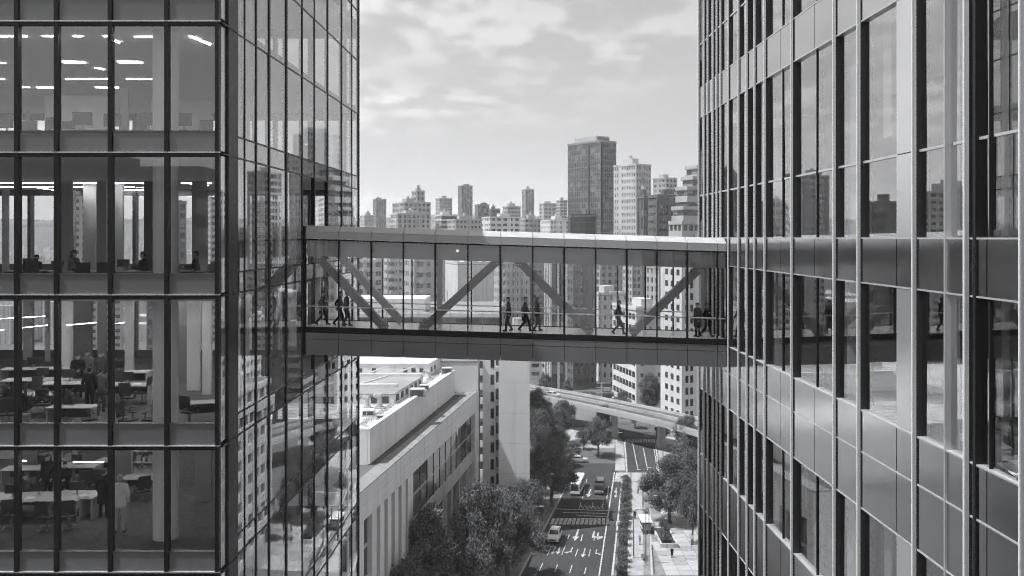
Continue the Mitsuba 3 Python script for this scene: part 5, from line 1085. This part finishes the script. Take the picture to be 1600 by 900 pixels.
# ------------------------------------------------------------------ vehicles
def wheel(k, x, y, r, w):
    q = add(k + '__wheel', MB().tube([[x - w / 2, y, r + .01], [x + w / 2, y, r + .01]], r, 18), 'tyre'); add(q + '__rim', MB().tube([[x - w / 2 - .012, y, r + .01], [x + w / 2 + .012, y, r + .01]], r * .58, 12), 'chrome')
def vehicle_frame(cx, cy, head, s):
    a = math.radians(head); ca, sa = math.cos(a), math.sin(a); return lambda c: np.column_stack([cx + s * (c[:, 0] * ca - c[:, 1] * sa), cy + s * (c[:, 0] * sa + c[:, 1] * ca), .006 + s * c[:, 2]])
def loft(prof, wid, taper, belt, hmax, f, inset=0):
    """Side profile (y, z) closed polygon spun across the width, drawn in above the belt line and rounded at the flanks."""
    p = Polygon(prof).buffer(-.05).buffer(.05, 3); m = trimesh.creation.extrude_polygon(p, wid, engine='earcut'); m = m.subdivide_to_size(.35); v = m.vertices.copy(); y, z, x = v[:, 0], v[:, 1], v[:, 2] - wid / 2
    k = np.clip((z - belt) / (hmax - belt), 0, 1); x = x * (1 - taper * k); L = (y - y.min()) / (y.max() - y.min()); x *= 1 - .12 * np.clip(abs(L - .5) * 2 - .72, 0, 1) / .28
    return f(np.column_stack([x, y, z])), m.faces
def car(cx, cy, head, label, paint, s=1.0, detail=True, group=None, name='car'):
    k = thing(name, label, 'car', group); f = vehicle_frame(cx, cy, head, s); w = 1.84     # the front points to -y
    body = [(-2.2, .35), (-2.2, .78), (-2.05, .93), (-1.0, 1.08), (-.35, 1.60), (.0, 1.68), (1.6, 1.66), (2.1, 1.08), (2.2, .9), (2.2, .35)]
    v, fa = loft(body, w, .20, 1.0, 1.68, f); add(k + '__body', (v, fa), paint, smooth=35)
    q = lambda pts, mt, nm: add(k + '__' + nm, (f(np.array(pts, float)), np.array([[0, 1, 2], [0, 2, 3]])), mt)
    q([(-.74, -.97, 1.12), (.74, -.97, 1.12), (.63, -.39, 1.60), (-.63, -.39, 1.60)], 'car_glass', 'windscreen')
    for sx in (-1, 1):
        q([(sx * .90, -.72, 1.14), (sx * .885, 1.75, 1.14), (sx * .79, 1.55, 1.56), (sx * .79, -.28, 1.56)], 'car_glass', 'side_window')
        if detail:
            add(k + '__headlight', MB().box(sx * .82 - .17, sx * .82 + .12, -2.215, -1.98, .72, .9, f), 'lens_clear'); add(k + '__mirror', MB().box(sx * .98 - .1, sx * .98 + .1, -.82, -.68, 1.12, 1.28, f), paint)
    if detail:
        add(k + '__grille', MB().box(-.55, .55, -2.235, -2.17, .5, .74, f), 'machine_dark'); add(k + '__number_plate', MB().box(-.2, .2, -2.245, -2.236, .42, .52, f), 'sign_white')
        for sx in (-1, 1): add(k + '__roof_rail', MB().box(sx * .66 - .02, sx * .66 + .02, .1, 1.5, 1.66, 1.72, f), 'pole_metal')
    for sx in (-.82, .82):
        for y in (-1.35, 1.35):
            kk = add(k + '__wheel', (lambda g_: (f(g_[0]), g_[1]))(MB().tube([[sx - .11, y, .34], [sx + .11, y, .34]], .34, 16).get()), 'tyre'); add(kk + '__rim', (lambda g_: (f(g_[0]), g_[1]))(MB().tube([[sx - .118, y, .34], [sx + .118, y, .34]], .2, 12).get()), 'chrome')
c = G(867, 846); car(c[0], c[1] + 1.0, -11, 'white sport utility car driving towards the viewer on the left lane', 'car_white', 1.16)
def bus(cx, cy, head, label, paint, W=2.5, L=10.5, H=3.1, s=.9, name='bus', cat='bus', dark=False):
    k = thing(name, label, cat); f = vehicle_frame(cx, cy, head, s)
    prof = [(0, .35), (-.02, 1.2), (.12, H - .25), (.35, H), (L - .1, H), (L, H - .2), (L, .35)]
    v, fa = loft(prof, W, .05, 1.4, H, f); add(k + '__body', (v, fa), paint, smooth=35)
    q = lambda pts, mt, nm: add(k + '__' + nm, (f(np.array(pts, float)), np.array([[0, 1, 2], [0, 2, 3]])), mt)
    q([(-1.0, -.05, 1.25), (1.0, -.05, 1.25), (.97, .08, H - .5), (-.97, .08, H - .5)], 'car_glass', 'windscreen'); add(k + '__destination_board', MB().box(-.75, .75, .03, .11, H - .45, H - .2, f), 'machine_dark')
    for sx in (-1, 1):
        for j in range(6): y = .9 + j * (L - 1.4) / 6; q([(sx * W / 2 * 1.004, y, 1.3), (sx * W / 2 * 1.004, y + (L - 1.4) / 6 - .15, 1.3), (sx * W / 2 * .975, y + (L - 1.4) / 6 - .15, H - .6), (sx * W / 2 * .975, y, H - .6)], 'car_glass', 'side_window')
        add(k + '__headlight', MB().box(sx * .85 - .2, sx * .85 + .2, -.05, .03, .6, .82, f), 'lens_clear'); add(k + '__mirror', MB().box(sx * 1.32 - .09, sx * 1.32 + .09, -.25, -.12, 1.9, 2.4, f), 'machine_dark')
    add(k + '__bumper', MB().box(-1.1, 1.1, -.12, .0, .34, .56, f), 'machine_dark' if not dark else 'chrome')
    for y0, y1 in ((1.6, 3.4), (6, 7.6)): add(k + '__roof_unit', MB().box(-.7, .7, y0, y1, H + .004, H + .28, f), paint)
    for sx in (-1.08, 1.08):
        for y in (2.0, L - 2.4):
            kk = add(k + '__wheel', (lambda g_: (f(g_[0]), g_[1]))(MB().tube([[sx - .14, y, .48], [sx + .14, y, .48]], .48, 16).get()), 'tyre'); add(kk + '__rim', (lambda g_: (f(g_[0]), g_[1]))(MB().tube([[sx - .15, y, .48], [sx + .15, y, .48]], .25, 10).get()), 'chrome')
c = G(898, 775); bus(c[0], c[1], -12, 'white city bus approaching in the left lane under the dense dark tree', 'car_white', L=10.5, s=.86)
def truck(cx, cy, head, label, s=1.0):
    k = thing('truck', label, 'truck'); f = vehicle_frame(cx, cy, head, s)
    v, fa = loft([(0, .4), (0, 1.15), (.12, 2.15), (.35, 2.3), (1.7, 2.3), (1.8, .4)], 2.1, .08, 1.2, 2.3, f); add(k + '__cab', (v, fa), 'car_black', smooth=35)
    add(k + '__windscreen', (f(np.array([(-.85, -.01, 1.2), (.85, -.01, 1.2), (.8, .1, 2.05), (-.8, .1, 2.05)])), np.array([[0, 1, 2], [0, 2, 3]])), 'car_glass')
    add(k + '__cargo_box', MB().box(-1.05, 1.05, 1.9, 5.8, .7, 2.6, f), 'car_black'); add(k + '__chassis', MB().box(-.5, .5, .3, 5.6, .45, .68, f), 'machine_dark'); add(k + '__rack', MB().box(-.9, .9, 2.1, 5.4, 2.604, 2.66, f).box(-.9, -.84, 2.1, 5.4, 2.665, 3.0, f).box(.84, .9, 2.1, 5.4, 2.665, 3.0, f), 'pole_metal', kind='stuff')
    add(k + '__bumper', MB().box(-1.0, 1.0, -.1, -.005, .42, .66, f), 'chrome'); add(k + '__grille', MB().box(-.6, .6, -.04, -.004, .75, 1.05, f), 'machine_grey')
    for sx in (-1, 1): add(k + '__headlight', MB().box(sx * .8 - .16, sx * .8 + .16, -.05, -.004, .76, .98, f), 'lens_clear'); add(k + '__mirror', MB().box(sx * 1.2 - .1, sx * 1.2 + .1, .1, .2, 1.4, 1.9, f), 'machine_dark')
    for sx in (-.88, .88):
        for y in (.9, 4.7): kk = add(k + '__wheel', (lambda g_: (f(g_[0]), g_[1]))(MB().tube([[sx - .13, y, .42], [sx + .13, y, .42]], .42, 16).get()), 'tyre'); add(kk + '__rim', (lambda g_: (f(g_[0]), g_[1]))(MB().tube([[sx - .14, y, .42], [sx + .14, y, .42]], .22, 10).get()), 'chrome')
c = G(936, 774); truck(c[0], c[1], -10, 'black box truck with a roof rack approaching beside the white bus', .98)
def fo_car(px, off, label, paint):
    i = int(np.argmin(abs(CX + FPX * path[:, 0] / path[:, 1] - px))); p = path[i]; a = math.degrees(math.atan2(tg[i][1], tg[i][0])) + 90
    k0 = len(scene); car(p[0] + nr[i][0] * off, p[1] + nr[i][1] * off, a, label, paint, .95, False, 'cars on the flyover')
    for q in list(scene)[k0:]: scene[q] = {**scene[q], 'to_world': T().translate([0, 0, float(p[2])])}
fo_car(880, 2.4, 'small grey car on the left part of the flyover', 'machine_grey')
for px, py, h, lab, pt in [(845, 703, 80, 'dark car parked at the side road left of the plaza', 'car_black'), (905, 722, 85, 'grey car turning below the plaza', 'machine_grey')]:
    c = G(px, py); car(c[0], c[1], h, lab, pt, .95, False, 'cars at the junction')

# ------------------------------------------------------------------ street furniture
def gpz(px, py): c = G(px, py); return c[0], c[1]
def lamp_post(px, py, h, arm, label, group='street lamps'):
    x, y = gpz(px, py); k = thing('street_lamp', label, 'street lamp', group); z = .1
    add(k + '__pole', MB().tube([[x, y, z], [x, y, z + h]], [.11, .06], 8), 'pole_metal'); q = add(k + '__arm', MB().tube([[x, y, z + h - .05], [x + arm * .5, y, z + h + .35], [x + arm, y, z + h + .4]], .045, 6), 'pole_metal')
    add(k + '__lamp_head', MB().box(x + arm - .35, x + arm + .35, y - .14, y + .14, z + h + .33, z + h + .46), 'pole_light'); add(k + '__foot', MB().tube([[x, y, z], [x, y, z + .35]], .2, 10), 'machine_grey')
for a in [(990, 873, 8, 1.6, 'street lamp on the promenade nearest the viewer'), (986, 800, 8, 1.6, 'street lamp halfway along the promenade'), (1009, 884, 9, -1.4, 'street lamp on the planted strip nearest the viewer'), (1004.5, 797, 8, 1.4, 'street lamp on the planted strip beside the big tree'), (1014, 838, 7, 1.2, 'street lamp beside the planter'),
          (848, 818, 9, 1.8, 'street lamp on the left pavement between the trunks'), (832, 868, 8, 1.6, 'street lamp on the left pavement near the bottom'), (961, 724, 7, 1.4, 'street lamp on the traffic island'), (1036, 720, 8, -1.6, 'street lamp right of the far road')]: lamp_post(*a)
k = thing('sign_gantry', 'tall white pole with cross arms above the flyover', 'sign gantry'); d = 262; x = X(940, d)
add(k + '__mast', MB().tube([[x, d, .1], [x, d, E + Zr(597, d)]], [.28, .2], 10), 'pole_light')
for py in (598, 605, 613): add(k + '__cross_arm', MB().box(x - 1.6, x + 2.6, d - .14, d + .14, E + Zr(py, d) - .2, E + Zr(py, d)), 'pole_light')
add(k + '__sign_board', MB().box(x + .6, x + 2.5, d - .22, d - .15, E + Zr(611, d), E + Zr(606, d)), 'concrete_mid')
def planter(px, py, w, dp, label):
    x, y = gpz(px, py); k = thing('planter', label, 'planter', 'raised planters on the promenade'); z = .105
    m = MB().box(x, x + w, y, y + .3, z, z + .75).box(x, x + w, y + dp - .3, y + dp, z, z + .75).box(x, x + .3, y + .3, y + dp - .3, z, z + .75).box(x + w - .3, x + w, y + .3, y + dp - .3, z, z + .75); add(k + '__rim', m, 'concrete_pale'); add(k + '__soil', bx(x + .3, x + w - .3, y + .3, y + dp - .3, z, z + .6), 'soil')
planter(1032, 857, 3.1, 9, 'raised planter with a dark hedge right of the promenade'); shrub('hedge bush in the raised planter, nearest the viewer', 1040, 853, 15, 'bushes in the raised planter', 2.6); shrub('hedge bush in the raised planter, middle', 1040, 843, 15, 'bushes in the raised planter', 2.8); shrub('hedge bush in the raised planter, farthest', 1038, 834, 14, 'bushes in the raised planter', 2.6)
def bench(px, py, label):
    x, y = gpz(px, py); k = thing('bench', label, 'bench', 'benches along the planted strip'); z = .105
    for j in range(3): add(k + '__slat', bx(x - .6 + j * .2, x - .44 + j * .2, y - 1, y + 1, z + .42, z + .46), 'bark')
    for j in range(2): add(k + '__back_slat', bx(x + .05, x + .09, y - 1, y + 1, z + .58 + j * .18, z + .72 + j * .18), 'bark')
    for s in (-.8, .8): add(k + '__leg', bx(x - .55, x + .08, y + s - .04, y + s + .04, z, z + .415), 'pole_metal')
for i, (a, b) in enumerate([(1009, 768), (1010, 783), (1011, 801), (1010, 822), (1008, 874)]): bench(a, b, ['bench nearest the bright crossing', 'second bench from the bright crossing', 'third bench from the bright crossing', 'bench beside the kiosk', 'bench nearest the viewer on the planted strip'][i])
x, y = gpz(1005, 836); k = thing('kiosk', 'small dark kiosk with a pale awning on the planted strip', 'kiosk'); add(k + '__body', bx(x, x + 1.5, y, y + 4.2, .105, 2.3), 'machine_dark'); add(k + '__awning', bx(x - .3, x + 1.7, y - .3, y + 4.5, 2.305, 2.45), 'concrete_white'); add(k + '__counter', bx(x - .25, x - .01, y + .4, y + 3.6, 1.0, 1.08), 'concrete_mid'); add(k + '__shutter', bx(x + .1, x + 1.4, y - .03, y - .002, .9, 2.0), 'concrete_mid')
def bollards(pts, lab):
    for i, (a, b) in enumerate(pts):
        x, y = gpz(a, b); k = add('bollard', MB().tube([[x, y, .1], [x, y, .95], [x, y, 1.0]], [.09, .09, .05], 10), 'pole_metal', smooth=40); labels[k] = {'label': ['first', 'second', 'third', 'fourth', 'fifth', 'sixth', 'seventh', 'eighth', 'ninth'][8 - i] + ' ' + lab, 'category': 'bollard', 'group': 'bollards along the right kerb of the planted strip'}
bollards([(1018.8 + .4 * j, 860 + j * 4.6) for j in range(9)], 'dark bollard of the row along the planted strip, counted from the viewer')
x, y = gpz(1080, 860); k = thing('sign_post', 'thin dark sign post on the sunlit paving by the right tower', 'sign post'); add(k + '__pole', MB().tube([[x, y, .1], [x, y, 2.8]], .05, 6), 'pole_metal'); add(k + '__plate', bx(x - .3, x + .3, y - .07, y - .055, 2.0, 2.7), 'sign_white')
def ped(px, py, label, **k): x, y = gpz(px, py); person(label, (x, y, .125), 1.72, k.pop('head', 0), group='people on the street', **k)
ped(992, 812, 'person in dark clothes walking on the promenade past the middle lamp', pose='walk'); ped(997, 772, 'person in a pale top walking near the bright crossing', pose='walk', head=180, top='cloth_white'); ped(1000, 852, 'person in black standing on the promenade just before the shadow', pose='stand', head=90)
ped(1050, 872, 'person in dark coat walking on the sunlit paving by the planter', pose='walk', coat='coat', head=170); ped(838, 838, 'person walking on the left pavement under the trees', pose='walk', head=180); ped(905, 712, 'person crossing the plaza', pose='walk', head=90)
